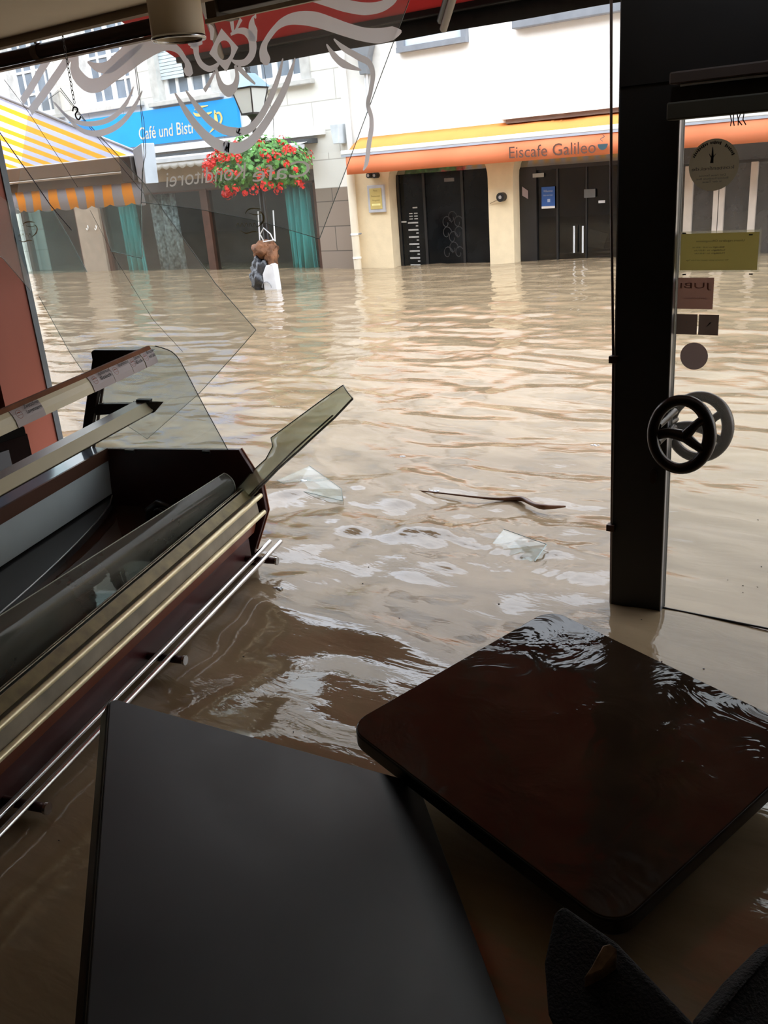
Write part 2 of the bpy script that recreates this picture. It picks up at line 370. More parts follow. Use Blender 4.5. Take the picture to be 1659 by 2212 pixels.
# shopfront wall: left of the window, above it, the head above the door
fr = MB()
M_ext = mat('shopfront_render', (.30, .26, .22), .85)
struct('wall_front_left', MB().box((-6, 2.56, -.9), (-3.79, 2.60, 8)), M_black)
struct('wall_neighbour', MB().box((-46, 2.60, -.9), (-4.3, 2.72, 8)), M_ext)
struct('wall_front_top', MB().box((-3.79, 2.56, 2.32), (.55, 2.66, 8)), M_black)
struct('wall_front_right', MB().box((.55, 2.56, -.9), (8, 2.72, 8)), M_black)
struct('wall_front_head', MB().box((-.951, 2.595, 1.60), (.55, 2.66, 2.32)), M_black)
struct('wall_recess_top', MB().box((-6, 2.2, 2.32), (2.6, 2.56, 2.5)), M_black)
struct('trim_3', MB().box((-.951, 2.59, -.85), (-.786, 2.635, 1.61)), M_black)
MB().box((-.951, 2.585, 1.562), (2.6, 2.594, 2.33)).build('wall_fascia', M_black, kind='structure')
# slim metal edge lines on the post, and the hinge side rod of the missing leaf
struct('trim_4', MB().box((-.9545, 2.588, -.4), (-.951, 2.64, 1.9)).box((-.7885, 2.586, -.4), (-.7855, 2.60, 1.6)), mat('worn_steel_edge', (.30, .29, .30), .35, metal=.8))
rod = thing('door_edge_rod', 'slim brown vertical rod just left of the black door post', 'rod', (-.965, 2.6, 0))
MB().tube([(-.993, 2.6, 2.3), (-.977, 2.6, 1.31), (-.962, 2.6, .81), (-.955, 2.6, -.3)], .0042, 8).build('rod', mat('brown_rod', (.10, .06, .045), .4, metal=.4), rod)
for px, py in ((1325, 777), (1319, 1140)):
    p = onY(px, py, 2.585); MB().box((p.x - .012, 2.575, p.z - .010), (p.x + .016, 2.60, p.z + .012)).build('hinge_clip', mat('bronze_clip', (.05, .025, .015), .4, metal=.6), rod, bevel=.002)
p = onY(1412, 1028, 2.588)
MB().prism([(p.x + .011 * math.cos(a), 2.588, p.z + .026 * math.sin(a)) for a in [i * PI / 8 for i in range(16)]], (0, -.006, 0)).build('lock_escutcheon', mat('dark_bronze', (.035, .02, .016), .35, metal=.7), None, bevel=.001, label='oval bronze keyhole plate on the black post below the pretzel handle', cat='lock plate')

# door 1 : glass leaf right of the post
M_glassclear = glass('door_glass', (.965, .975, .965), .03, haze=.06, hazecol=(.7, .66, .58), hscale=1.2)
door = thing('door_1', None, None, (-.70, 2.62, 0)); door['kind'] = 'structure'
MB().box((-.786, 2.622, -.6), (.50, 2.63, 1.60)).build('door_glass', M_glassclear, door)
MB().box((.46, 2.60, -.8), (.55, 2.66, 1.60)).build('door_frame', M_black, door)
MB().tube([(-.786, 2.616, .004), (.5, 2.616, .004)], .0035, 8).build('waterline_strip', mat('dark_waterline', (.02, .018, .015), .4), door)  # dark strip added for the dark line where glass meets water

# blind above the door
bl = thing('roller_blind', 'grey brown roller blind rail fixed across the black fascia over the door', 'blind', (-.3, 2.45, 1.5))
def railY(p1, p2, y0, y1, x1=.55):
    a = onY(*p1, y0); b = onY(*p2, y0); return MB().box((a.x, y0, min(a.z, b.z)), (x1, y1, max(a.z, b.z)))
railY((1446, 156), (1449, 183), 2.45, 2.54).build('top_cover', mat('taupe_blind_cover', (.085, .060, .050), .6), bl, bevel=.004)
railY((1450, 189), (1446, 226), 2.48, 2.55).build('roller', M_black, bl)
a = onY(1444, 187, 2.46); MB().tube([(a.x + .03, 2.46, a.z), (.5, 2.46, a.z)], .0035, 8).build('guide_wire', M_alu, bl)
railY((1440, 222), (1448, 260), 2.43, 2.50).build('bottom_rail', mat('olive_blind_rail', (.065, .060, .045), .6), bl, bevel=.004)
a = onY(1592, 252, 2.44)
tb = MB()
for k in range(5): tb.tube([a + Vector((-.016 + k * .008, 0, .006)), a + Vector((-.010 + k * .006 + random.uniform(-.006, .006), 0, -.008)), a + Vector((-.014 + k * .009, 0, -.02))], .0014, 5)
tb.build('cord_knot', M_black, bl)

# notices on the door glass
def textlines(mb, lines, cx, cz, w, yp, mirror=True):
    for (t, dz, ww, hh) in lines:
        xd = Vector((-1, 0, 0)) if mirror else Vector((1, 0, 0)); o = Vector((cx + (ww / 2 if mirror else -ww / 2), yp, cz + dz))
        add_text(mb, t, o, xd, (0, 0, 1), width=ww, height=hh, ext=0)
    return mb
Yg = 2.620
def disc(cx, cz, r, y0, y1, n=48): return MB().add([(cx + r * math.cos(2 * PI * k / n), y0, cz + r * math.sin(2 * PI * k / n)) for k in range(n)], [list(range(n))])
def leaf(x0, x1, z0, z1, y): return MB().add([(x0, y, z0), (x1, y, z0), (x1, y, z1), (x0, y, z1)], [(0, 1, 2, 3)])
st = disc(-.701, 1.347, .0655, Yg - .0006, Yg).build('round_sticker', translucent('grey_green_sticker_back', (.115, .10, .07), .7), None, label='large round grey green sticker seen from behind on the door glass', cat='sticker')
ink = mat('dark_print', (.012, .010, .008), .7)
tm = MB(); textlines(tm, [('kostenfrei.de', -.012, .110, .009), ('Der neue Service', -.028, .07, .005), ('Bäckerei Konditorei Brot', -.036, .084, .005), ('in der Tasse', -.044, .05, .005)], -.703, 1.347, 0, Yg - .0016)
tm.ribbon([(-.706, Yg - .0016, 1.352), (-.705, Yg - .0016, 1.375), (-.706, Yg - .0016, 1.392)], [.009, .005, .0015], (0, -1, 0), .0002)
tm.ribbon([(-.714, Yg - .0016, 1.376), (-.706, Yg - .0016, 1.366), (-.696, Yg - .0016, 1.375)], [.001, .004, .001], (0, -1, 0), .0002)
for k in range(26):
    if k in (7, 8, 15): continue
    a = math.radians(25 + k * 5.2); c = Vector((-.703 + .056 * math.cos(a), Yg - .0016, 1.347 + .056 * math.sin(a)))
    tm.obox(c, Vector((-math.sin(a), 0, math.cos(a))) * .0017, (0, .0002, 0), Vector((math.cos(a), 0, math.sin(a))) * (.0030 if k % 3 else .0042))
tm.build('print', ink, st)
hn = leaf(-.779, -.572, 1.073, 1.172, Yg - .0006).build('opening_hours_notice', translucent('olive_yellow_paper', (.29, .24, .085), .75), None, label='yellow green opening hours notice seen from behind on the door glass', cat='notice')
MB().box((-.783, Yg, 1.068), (-.567, Yg + .0006, 1.178)).build('clear_pocket', glass('notice_pocket', (.9, .9, .84), .05, haze=.35, hazecol=(.8, .78, .66)), hn)
tm = MB(); textlines(tm, [('Unsere regulären Öffnungszeiten', .024, .128, .0052), ('Sonntag', .008, .026, .004), ('Samstag', .000, .030, .004), ('Montag', -.008, .028, .004)], -.673, 1.125, 0, Yg - .0014)
tm2 = MB(); textlines(tm2, [('8.00 - 12.00 und 14.00 - 18.00 Uhr', .008, .085, .0038), ('7.00 Uhr bis 18.00 Uhr', .000, .075, .0038), ('7.00 Uhr bis 18.00 Uhr', -.008, .072, .0038), ('Wir wünschen guten Appetit und frohe Tage', -.026, .115, .0034)], -.705, 1.125, 0, Yg - .0014)
tm.v += tm2.v and []; b0 = len(tm.v); tm.v += tm2.v; tm.f += [[i + b0 for i in f] for f in tm2.f]; tm.sm += tm2.sm
tm.build('print', mat('brown_print', (.03, .018, .005), .7), hn)
for (px, py) in ((1478, 504), (1622, 507), (1478, 593), (1622, 592)):
    q = onY(px, py, Yg - .0012); MB().box((q.x - .005, q.y - .0005, q.z - .0018), (q.x + .005, q.y, q.z + .0018)).build('fixing', M_black, hn)
def sq(name, x0, x1, z0, z1, m, label, marks):
    o = leaf(x0, x1, z0, z1, Yg - .0006).build(name, m, None, label=label, cat='sticker')
    mk = MB()
    for t, dx, dz, w_, h_ in marks:
        if t is None: mk.ribbon([((x0 + x1) / 2 + dx, Yg - .0014, (z0 + z1) / 2 + dz), ((x0 + x1) / 2 + dx + w_, Yg - .0014, (z0 + z1) / 2 + dz + h_)], [.001, .004], (0, -1, 0), .0002)
        else: add_text(mk, t, ((x0 + x1) / 2 + dx + w_ / 2, Yg - .0014, (z0 + z1) / 2 + dz), (-1, 0, 0), (0, 0, 1), width=w_, height=h_, ext=0)
    return o, mk
o, mk = sq('square_sticker', -.7825, -.683, .966, 1.053, translucent('rose_brown_sticker_back', (.15, .08, .06), .7), 'square rose brown sticker right under the opening hours notice', [('JUBI', 0, .014, .085, .016), ('Jahre Handwerk', 0, -.016, .07, .007)])
mk.build('print', translucent('faint_rose_print', (.26, .16, .13), .7), o)
o, mk = sq('square_sticker', -.7825, -.7235, .893, .951, translucent('dark_brown_sticker_back', (.055, .038, .03), .7), 'small dark brown sticker touching the post, left one of the pair', [('geprüft', 0, -.008, .022, .003), ('Qualität', 0, -.023, .02, .003), (None, 0, .002, .0, .008)])
mk.build('print', ink, o)
o, mk = sq('square_sticker', -.7195, -.664, .893, .951, MATS['dark_brown_sticker_back'], 'small dark brown sticker with slanted mark, right one of the pair', [('Bitte', 0, .018, .016, .003), ('ziehen', 0, -.021, .02, .003), (None, -.006, -.006, .012, .013)])
mk.build('print', ink, o)
st = disc(-.728, .831, .0395, Yg - .0006, Yg).build('round_sticker', translucent('mauve_brown_sticker_back', (.105, .075, .068), .7), None, label='small round mauve brown sticker above the pretzel door handle', cat='sticker')

# pretzel shaped door pulls, inside and outside
def pretzel(cx, y, cz, rx, rz, label, bridge_dy):
    t = thing('pretzel_handle', label, 'door handle', (cx, y, cz), 'pretzel shaped door pulls')
    m = mat('dark_bronze_handle', (.022, .013, .009), .30, metal=.55, var=.4, scale=20)
    ring = [Vector((cx + rx * math.cos(a), y + .012 * math.cos(a), cz + rz * math.sin(a))) for a in [2 * PI * k / 56 for k in range(56)]]
    MB().tube(ring, [.0158 + .003 * max(0, math.cos(2 * PI * k / 56)) for k in range(56)], 14, closed=True).build('ring', m, t)
    j = Vector((cx + rx * .15, y - .002, cz - rz * .02)); arm = MB()
    P, Wd = catmull([(cx - rx * .98, y, cz - rz * .10), (cx - rx * .45, y, cz + rz * .02), j], [.014, .014, .018], 6); arm.tube(P, Wd, 10)
    P, Wd = catmull([j, (cx + rx * .55, y, cz + rz * .35), (cx + rx * .88, y + .008, cz + rz * .55)], [.018, .012, .014], 6); arm.tube(P, Wd, 10)
    P, Wd = catmull([j, (cx + rx * .60, y, cz - rz * .28), (cx + rx * .92, y + .008, cz - rz * .42)], [.017, .012, .014], 6); arm.tube(P, Wd, 10)
    arm.build('crossed_arms', m, t)
    for q in (.2, -.3): MB().tube([(cx - rx * .86, y, cz + rz * q), (cx - rx * .9, y + bridge_dy, cz + rz * q)], .010, 10).build('mounting_stud', m, t)
pretzel(-.708, 2.455, .642, .076, .100, 'dark bronze pretzel shaped pull on the room side of the door', .166)
pretzel(-.737, 2.745, .583, .084, .098, 'dark bronze pretzel shaped pull outside behind the door glass', -.116)

# ------------------------------------------------------------------ ceiling lamp, blind over the window, chain
lp = thing('ceiling_spotlight', 'beige cylindrical downlight hanging from the ceiling above the broken window', 'lamp', (-2.085, 2.09, 1.80))
lc = Vector((-2.085, 2.09, 0)); MB().lathe(lc, [(.0, 1.928), (.0715, 1.928), (.0755, 1.92), (.0765, 1.80), (.072, 1.797), (.066, 1.80), (.064, 1.84), (.0, 1.85)], 48).build('shade', M_lampshade, lp)
MB().lathe(lc, [(.0765, 1.803), (.079, 1.799), (.0775, 1.793), (.070, 1.792), (.069, 1.800)], 48).build('trim_ring', M_chrome, lp)
MB().lathe(lc, [(0, 1.835), (.03, 1.83), (.04, 1.812), (.02, 1.803), (0, 1.802)], 24).build('bulb', mat('lamp_glass_off', (.55, .53, .5), .2), lp)
wb = thing('window_blind', 'dark rolled blind with pale bottom rail across the top of the window', 'blind', (-3.0, 2.45, 1.95))
MB().tube([(-4.0, 2.44, 1.917), (-2.42, 2.44, 1.917)], .0255, 16).build('roller', mat('dark_brown_roller', (.035, .025, .022), .5, var=.3), wb)
MB().box((-4.0, 2.425, 1.878), (-2.42, 2.455, 1.888)).build('bottom_rail', mat('taupe_rail', (.28, .23, .21), .5), wb)
for q in (-3.20, -3.75): MB().tube([(q, 2.44, 1.917), (q + .035, 2.44, 1.917)], .029, 16).build('bracket', mat('olive_bracket', (.10, .085, .06), .5), wb)
MB().tube([(-3.19, 2.44, 1.94), (-3.185, 2.42, 2.05), (-3.18, 2.40, 2.3)], .005, 8).build('hanger', M_black, wb)
wb2 = thing('window_blind', 'black blind box with cream lower rail right of the ceiling downlight', 'blind', (-1.8, 2.45, 1.95))
MB().box((-2.205, 2.40, 1.905), (-.96, 2.50, 2.05)).build('blind_box', mat('black_brown_box', (.022, .016, .012), .5), wb2, bevel=.004)
MB().box((-2.254, 2.385, 1.879), (-.96, 2.40, 1.892)).build('bottom_rail', mat('cream_rail', (.42, .38, .30), .5), wb2)
MB().box((-2.25, 2.39, 1.893), (-2.206, 2.50, 2.06)).build('end_cap', MATS['olive_bracket'], wb2, bevel=.003)

def chain(mb, a, b, r=.0022, step=.014):
    a, b = Vector(a), Vector(b); n = int((b - a).length / step); d = (b - a).normalized()
    for i in range(n):
        c = a + d * (i + .5) * step; sd = (Vector((1, 0, 0)) if i % 2 else Vector((0, 1, 0)))
        pts = [c + d * (step * .62 * math.cos(t)) + sd * (.0042 * math.sin(t)) for t in [2 * PI * k / 8 for k in range(8)]]
        mb.tube(pts, r * .55, 5, closed=True)
    return mb
ch = thing('chain_with_hook', 'thin bead chain with a black hook hanging in the broken window', 'chain', onY(163, 230, 2.28))
mb = chain(MB(), onY(125, 18, 2.26), onY(162, 230, 2.28)); mb.build('chain', mat('grey_chain', (.10, .10, .10), .4, metal=.6), ch)
HK = [(157, 240), (159, 232), (165, 232), (168, 238), (163, 247), (166, 256), (171, 258), (174, 252)]
P, _ = catmull([onY(u, v, 2.28) for u, v in HK], 0, 5); MB().tube(P, .0026, 8).build('hook', M_black, ch)

# ------------------------------------------------------------------ broken shop window: shards
M_edge = mat('green_glass_edge', (.10, .15, .14), .2, var=.2)
M_edge2 = mat('pale_glass_edge', (.50, .62, .60), .2, var=.1)
def pane(name, pts, Y0, m, label, th=.005, tilt=0, edges=None, em=None, er=.0012, cat='broken glass'):
    """pts in picture coordinates projected to the upright plane Y=Y0 (leaning by tilt)"""
    n = Vector((0, 1, tilt)).normalized(); p0 = Vector((0, Y0, 1.0))
    W_ = [onP(u, v, p0, n) for u, v in pts]
    t = thing(name, label, cat, sum(W_, Vector()) / len(W_), 'broken pieces of the shop window')
    MB().prism(W_, n * th).build('pane', m, t)
    eb = MB(); k = len(W_)
    for i in (edges if edges is not None else range(k)): eb.tube([W_[i], W_[(i + 1) % k]], er, 6)
    eb.build('edge', em or M_edge, t); return t
G_a = glass('etched_window_glass', (.95, .965, .96), .02, haze=.09, hazecol=(.66, .70, .70), hscale=1.5, hz_min=.2)
G_b = glass('muddy_shard_glass', (.94, .955, .945), .03, haze=.20, hazecol=(.62, .57, .51), hscale=1.0, hz_min=.35)
G_c = glass('teal_shard_glass', (.90, .97, .97), .04, haze=.16, hazecol=(.38, .50, .50), hscale=4)
main = pane('window_pane', [(-60, -60), (900, -60), (884, 0), (745, 372), (690, 516), (610, 492), (560, 478), (430, 452), (305, 437), (311, 330), (300, 180), (284, 88), (-60, 130)], 2.60, G_a,
            'hanging remainder of the shop window with grey etched swirls', edges=[2, 3, 4, 5, 6, 7, 8, 9, 10])
pane('glass_shard', [(130, 190), (182, 258), (310, 395), (465, 612), (553, 713), (505, 768), (430, 850), (318, 948), (246, 900), (150, 760), (84, 640), (30, 470), (60, 250)], 2.69, G_b,
     'big muddy diamond shaped shard hanging low in the left of the window', edges=[0, 1, 2, 3, 4, 5, 6, 7, 8, 9], er=.0014, tilt=-.02)
pane('glass_shard', [(214, 448), (305, 440), (307, 558), (240, 543), (228, 500)], 2.66, G_c, 'small teal tinted shard with pale edges below the striped awning', edges=[1, 2], em=M_edge2, er=.0016)
pane('glass_shard', [(34, 450), (45, 458), (115, 455), (150, 515), (188, 588), (60, 592)], 2.64, G_c, 'pale grey green shard at the foot of the striped valance', edges=[2, 3], em=M_edge2, er=.001)
pane('glass_shard', [(-30, 400), (18, 440), (30, 520), (60, 600), (66, 628), (8, 560), (-30, 530)], 2.36, glass('frosty_shard', (.97, .96, .95), .03, haze=.22, hazecol=(.85, .78, .72), hscale=1.2, hz_min=.5), 'milky shard in front of the terracotta board', edges=[4, 5], em=M_edge2, er=.0012)
# long cracks that run over the panes
def crack(pts, label, r=.0011, y=2.615, m=None):
    P = [onY(u, v, y) for u, v in pts]; MB().tube(P, r, 6).build('glass_crack', m or mat('dark_crack', (.03, .03, .03), .4), None, label=label, cat='crack', group='cracks across the shop window')
crack([(-5, 280), (60, 372), (108, 442), (155, 498)], 'thick black crack line crossing the lower striped awning at far left', .0022)
crack([(9, 172), (60, 240), (133, 350), (168, 405)], 'thin dark crack from the blind roller down over the striped awning')
crack([(105, 214), (130, 196), (175, 252), (250, 345), (312, 420)], 'thin bent crack line passing behind the black hook')
crack([(285, 92), (297, 190), (311, 262), (315, 330), (307, 372), (305, 440)], 'upright crack line crossing the blue cafe sign', .0012)
crack([(195, 455), (250, 560), (330, 690), (395, 760)], 'faint crack running down through the diamond shaped shard', .0009)
crack([(568, 130), (578, 200), (590, 250), (592, 310)], 'short upright crack line right of the street lantern', .0009)

# etched ornament
def s1(L, sc, ox=0, oy=0): return [(ox + x / sc, oy + y / sc) for x, y in L]
c1 = lambda L: s1(L, 2.9625)
c2 = lambda L: s1(L, 3.687, 450)
c3 = lambda L: s1(L, 3.687, 150)
ST = [
 (c1([(140, 650), (200, 560), (270, 440), (330, 350)]), [12, 13, 13, 11]), (c1([(195, 715), (310, 560), (440, 370), (480, 300)]), [13, 14, 14, 12]),
 (c1([(900, 262), (820, 330), (750, 390), (690, 432), (620, 430), (560, 395)]), [18, 22, 22, 18, 13, 3]),
 (c1([(490, 350), (480, 440), (510, 500), (570, 545), (640, 540), (720, 480), (820, 400), (940, 320), (1060, 288), (1140, 320), (1190, 390)]), [10, 24, 24, 22, 20, 22, 26, 25, 16, 11, 9]),
 (c1([(1190, 380), (1205, 425), (1205, 460), (1203, 488)]), [8, 15, 22, 8]),
 (c2([(455, 520), (455, 480), (440, 410), (460, 330), (540, 220), (620, 165), (720, 145), (850, 155), (980, 195), (1110, 240), (1240, 275), (1360, 285), (1470, 265), (1540, 250)]), [6, 22, 17, 10, 10, 14, 19, 22, 21, 20, 20, 22, 20, 3]),
 (c2([(820, -30), (960, 10), (1090, 45), (1240, 70), (1370, 55), (1460, 5), (1500, -40)]), [14, 16, 18, 18, 16, 14, 10]),
 (c3([(1285, 275), (1340, 248), (1400, 252), (1448, 300), (1462, 370), (1450, 440), (1400, 495), (1335, 500), (1295, 480)]), [4, 7, 11, 15, 16, 13, 10, 8, 3]),
 (c3([(1466, 128), (1455, 190), (1462, 250), (1470, 330)]), [1, 13, 20, 12]),
 (c3([(975, 340), (1005, 370), (1015, 440), (1050, 510), (1110, 548), (1165, 530), (1200, 490)]), [16, 14, 11, 10, 9, 8, 3]),
 (c3([(945, 345), (990, 348), (1060, 340)]), [4, 11, 4]),
 (c2([(60, 530), (80, 620), (110, 690), (160, 725), (210, 690), (232, 610), (215, 520)]), [5, 9, 13, 18, 13, 9, 5]),
 (c2([(235, 530), (300, 600), (375, 670)]), [9, 8, 3]), (c1([(1375, 460), (1340, 530), (1308, 582)]), [4, 7, 8]),
 (c1([(1190, 580), (1260, 680), (1340, 770), (1430, 830), (1520, 845)]) + c2([(250, 1050), (330, 1025), (420, 925), (500, 770), (560, 610), (595, 465)]), [3, 11, 13, 14, 13, 12, 12, 12, 11, 9, 2]),
 (c1([(1120, 595), (1190, 710), (1270, 820), (1360, 905), (1460, 950)]) + c2([(140, 1165), (235, 1180), (335, 1130), (440, 1005), (560, 810), (640, 630), (692, 462)]), [3, 12, 15, 17, 17, 17, 17, 15, 14, 13, 11, 2]),
 (c2([(942, 352), (1000, 440), (1080, 510), (1220, 560)]), [2, 10, 12, 2]),
 (c2([(1000, 310), (1080, 385), (1200, 455), (1280, 500), (1312, 590), (1295, 720), (1272, 830), (1298, 930), (1300, 1020), (1280, 1150), (1262, 1290)]) + [(785, 368)], [2, 9, 10, 10, 9, 8, 8, 8, 9, 9, 8, 2]),
 (c1([(338, 648), (420, 735), (520, 788), (640, 785), (740, 740), (815, 650), (856, 555)]), [2, 5, 7, 8, 8, 7, 2]),
 (c1([(350, 655), (470, 790), (550, 845), (650, 850), (760, 800), (850, 700), (912, 580)]), [2, 6, 8, 10, 9, 8, 2]),
 (c2([(185, 155), (200, 262)]), [9, 5]), (c2([(262, 150), (210, 262)]), [7, 3]), (c2([(5, 195), (30, 240), (28, 320)]), [2, 11, 5]), (c2([(370, 120), (380, 148)]), [8, 2]),
]
M_etch = translucent('etched_grey_film', (.86, .92, 1.0), .72)
eb = MB()
for i, (pts, ws) in enumerate(ST):
    y = 2.597 - .0006 * (i % 4)
    P = [onY(u, v, y) for u, v in pts]; k = onY(pts[0][0] + 1, pts[0][1], y); sc = 1 / 1931 * 3.05
    ws2 = []
    for j, p in enumerate(P): dep = (p - CAM).dot(FW); ws2.append(ws[j] * dep / F_PX * 1.35)
    eb.ribbon(P, ws2, (0, -1, 0), .0008, 8)
dia = [(1210, 225), (1345, 378), (1250, 572), (1113, 425)]; nk = 48; ro, ri = [], []
for k in range(nk):
    e_, f_ = divmod(k, nk // 4); t = f_ / (nk // 4); p_, q_ = dia[e_], dia[(e_ + 1) % 4]
    x_, y_ = p_[0] + (q_[0] - p_[0]) * t, p_[1] + (q_[1] - p_[1]) * t; an = math.atan2(y_ - 400, x_ - 1233)
    ro.append(onY(150 + x_ / 3.687, y_ / 3.687, 2.594)); ri.append(onY(150 + (1233 + 55 * math.cos(an)) / 3.687, (400 + 78 * math.sin(an)) / 3.687, 2.594))
eb.add(ro + ri, [(k, (k + 1) % nk, nk + (k + 1) % nk, nk + k) for k in range(nk)])
eb.build('etched_ornament', M_etch, main)
# mirrored lettering on the pane
tb = MB(); M_let = translucent('grey_lettering_film', (.80, .80, .78), .6)
a = onY(360, 412, 2.594); b = onY(530, 395, 2.594)
add_text(tb, 'Konditorei', Vector((b.x, 2.594, b.z + .015)), (-1, 0, -.02), (.28, 0, 1), width=b.x - a.x, height=.058, shear=.0, ext=0)
a = onY(545, 395, 2.594); b = onY(668, 380, 2.594)
add_text(tb, 'Café', Vector((b.x, 2.594, b.z)), (-1, 0, -.02), (.28, 0, 1), width=b.x - a.x, height=.055, ext=0)
tb.build('lettering', M_let, main, label='mirrored grey shop lettering')
tb = MB()
def logo(cx, cy, s):
    Pn = lambda L: [onY(cx + x * s, cy + y * s, 2.592) for x, y in L]
    tb.ribbon(Pn([(-32, 2), (-26, -7), (-12, -10), (2, -8)]), [.001, .004, .004, .001], (0, -1, 0), .0004)
    tb.ribbon(Pn([(-24, 0), (-10, 4), (4, 0)]), [.001, .003, .001], (0, -1, 0), .0004)
    tb.ribbon(Pn([(0, -4), (8, 8), (4, 22), (-8, 32)]), [.002, .008, .006, .001], (0, -1, 0), .0004)
    tb.ribbon(Pn([(-42, 38), (-30, 44), (-14, 40), (-4, 42)]), [.001, .004, .004, .001], (0, -1, 0), .0004)
    for k in range(5): tb.ribbon(Pn([(-52 + k * 9, 30), (-48 + k * 9, 22), (-44 + k * 9, 30)]), [.001, .003, .001], (0, -1, 0), .0004)
logo(562, 460, 1.0); logo(74, 487, .8)
tb.build('gold_logo', mat('gold_film', (.42, .40, .20), .5), main, label='small gold cup swirl')

# ------------------------------------------------------------------ display counter
CE = ray(1500, 240).normalized(); CO = onZ(550, 1195, 0)
CS = Vector((0, 0, 1)).cross(CE).normalized(); CU = CE.cross(CS)
SC = .955; CO = CAM + (CO - CAM) * SC
def cp(s, u, off=0): return CO + (CS * s + CU * u - CE * off) * SC
def extr(sec, o0, o1): return MB().prism([cp(s, u, o0) for s, u in sec], -CE * (o1 - o0) * SC)
L = 2.1
ct = thing('display_counter', 'long dark red bakery display counter standing in the floodwater by the window', 'counter', cp(.3, -.7, L / 2))
endsec = [(.75, .43), (.0, .44), (-.037, .369), (-.075, .29), (-.080, .186), (-.002, .01), (.02, -.7), (.75, -.7)]
extr(endsec, -.02, 0).build('end_panel', M_darkred, ct, bevel=.003)
rim = MB()
for i in range(1, 5): rim.tube([cp(*endsec[i], -.022) + CS * -.001, cp(*endsec[i + 1], -.022) + CS * -.001], .0035, 6)
rim.build('panel_edging', M_redwood, ct)
extr([(.02, .105), (.12, .05), (.12, -.6), (.14, -.6), (.14, .06), (.03, .12)], .012, L).build('plinth', M_darkwood, ct)
extr([(-.048, .178), (-.018, .098), (.03, .098), (.03, .17)], .012, L).build('front_panel', mat('red_brown_front', (.17, .045, .02), .4, var=.2, scale=5), ct)
extr([(-.058, .262), (-.064, .180), (-.050, .180), (-.045, .262)], .03, L).build('price_channel', mat('taupe_channel', (.27, .23, .17), .4, var=.25, scale=12), ct)
MB().tube([cp(-.067, .256, .004), cp(-.067, .256, L)], .0095, 14).build('rail', M_gold, ct)
MB().tube([cp(-.071, .186, .004), cp(-.071, .186, L)], .0095, 14).build('rail', M_gold, ct)
extr([(-.060, .275), (-.035, .300), (-.030, .296), (-.055, .268)], .0, L).build('top_strip', mat('dull_gold_strip', (.15, .12, .05), .4, metal=.3, var=.35, scale=25), ct)
extr([(-.030, .292), (.0, .305), (.004, .300), (-.026, .285)], .02, L).extr if False else None
tr = MB()
for k, (s_, u_) in enumerate([(-.030, .297), (-.018, .300), (-.006, .297)]): tr.tube([cp(s_, u_, .04), cp(s_, u_, L)], .0022, 6)
tr.build('glass_track', mat('grimy_track', (.30, .27, .19), .35, metal=.4, var=.5, scale=30), ct)
extr([(-.030, .290), (.045, .262), (.045, .10), (.03, .10), (.03, .25), (-.030, .275)], .03, L).build('inner_ledge', mat('dark_gasket', (.012, .014, .013), .3), ct)
extr([(.0, .0), (.03, .0), (.03, .26), (.0, .26)], .03, L).build('inner_front_wall', M_darkred, ct)
# back of the well
extr([(.60, .432), (.76, .452), (.76, .44), (.60, .42)], .0, L).build('back_ledge', mat('glossy_sky_tinted_ledge', (.22, .26, .34), .12, var=.08, spec=.8), ct)  # bluish base colour paints in the sky reflected on the ledge
extr([(.592, .435), (.602, .435), (.602, .385), (.592, .385)], .0, L).build('ledge_edge', mat('brown_ledge_edge', (.07, .028, .015), .35), ct)
extr([(.600, .388), (.612, .388), (.630, .235), (.618, .235)], .0, L).build('back_panel', mat('pale_grey_panel', (.40, .43, .42), .5, var=.06), ct)
extr([(.64, .43), (.76, .43), (.76, -.6), (.64, -.6)], .0, L).build('back_body', M_darkwood, ct)
deck = []
for k in range(25):
    o_ = L * k / 24; s_ = .62 - .255 * math.sin(min(1, o_ / 1.5) * PI / 2) ** .7 if o_ > 0 else .62; deck.append((s_, o_))
pts = [cp(s_, .226, o_) for s_, o_ in deck] + [cp(.64, .226, L), cp(.64, .226, 0)]
MB().prism(pts, CU * -.028).build('curved_deck', mat('dark_grey_deck', (.035, .035, .036), .25, var=.2), ct)
MB().tube([cp(s_ - .002, .227, o_) for s_, o_ in deck], .0028, 8).build('deck_trim', mat('worn_steel', (.35, .35, .34), .3, metal=.8), ct)
# stanchion with two arms at the far end, glass end pane
def eng(L_, th, o0): return MB().prism([cp(*E_(u, v), o0) for u, v in L_], -CE * th)
def E_(u, v, off=0):
    p = onP(u, v, CO - CE * off * SC, CE) - (CO - CE * off * SC); return p.dot(CS) / SC, p.dot(CU) / SC
M_st = mat('dark_brown_stanchion', (.030, .018, .014), .4, var=.2)
stn = eng([(207, 757), (212, 752), (340, 752), (300, 782), (232, 786), (196, 985), (178, 990), (210, 772)], .022, .01).build('stanchion', M_st, ct, bevel=.002)
eng([(222, 868), (350, 866), (340, 878), (262, 882), (250, 890), (216, 892)], .022, .01).build('shelf_arm', M_st, ct, bevel=.002)
eng([(228, 800), (233, 800), (206, 978), (199, 985)], .005, .005).build('stanchion_strip', mat('taupe_strip', (.30, .25, .22), .5), ct)
gp = [(212, 751), (334, 748), (350, 752), (366, 758), (378, 767), (388, 780), (400, 802), (440, 878), (492, 973), (200, 975)]
G_end = glass('end_glass', (.90, .935, .915), .04, haze=.30, hazecol=(.55, .57, .52), hscale=.8, hz_min=.7)
eng(gp, .006, -.006).build('end_glass_pane', G_end, ct)
P, _ = catmull([cp(*E_(u, v), -.003) for u, v in gp[1:9]], 0, 4); MB().tube(P, .0017, 6).build('pane_edge', mat('dark_glass_edge', (.06, .07, .06), .3), ct)
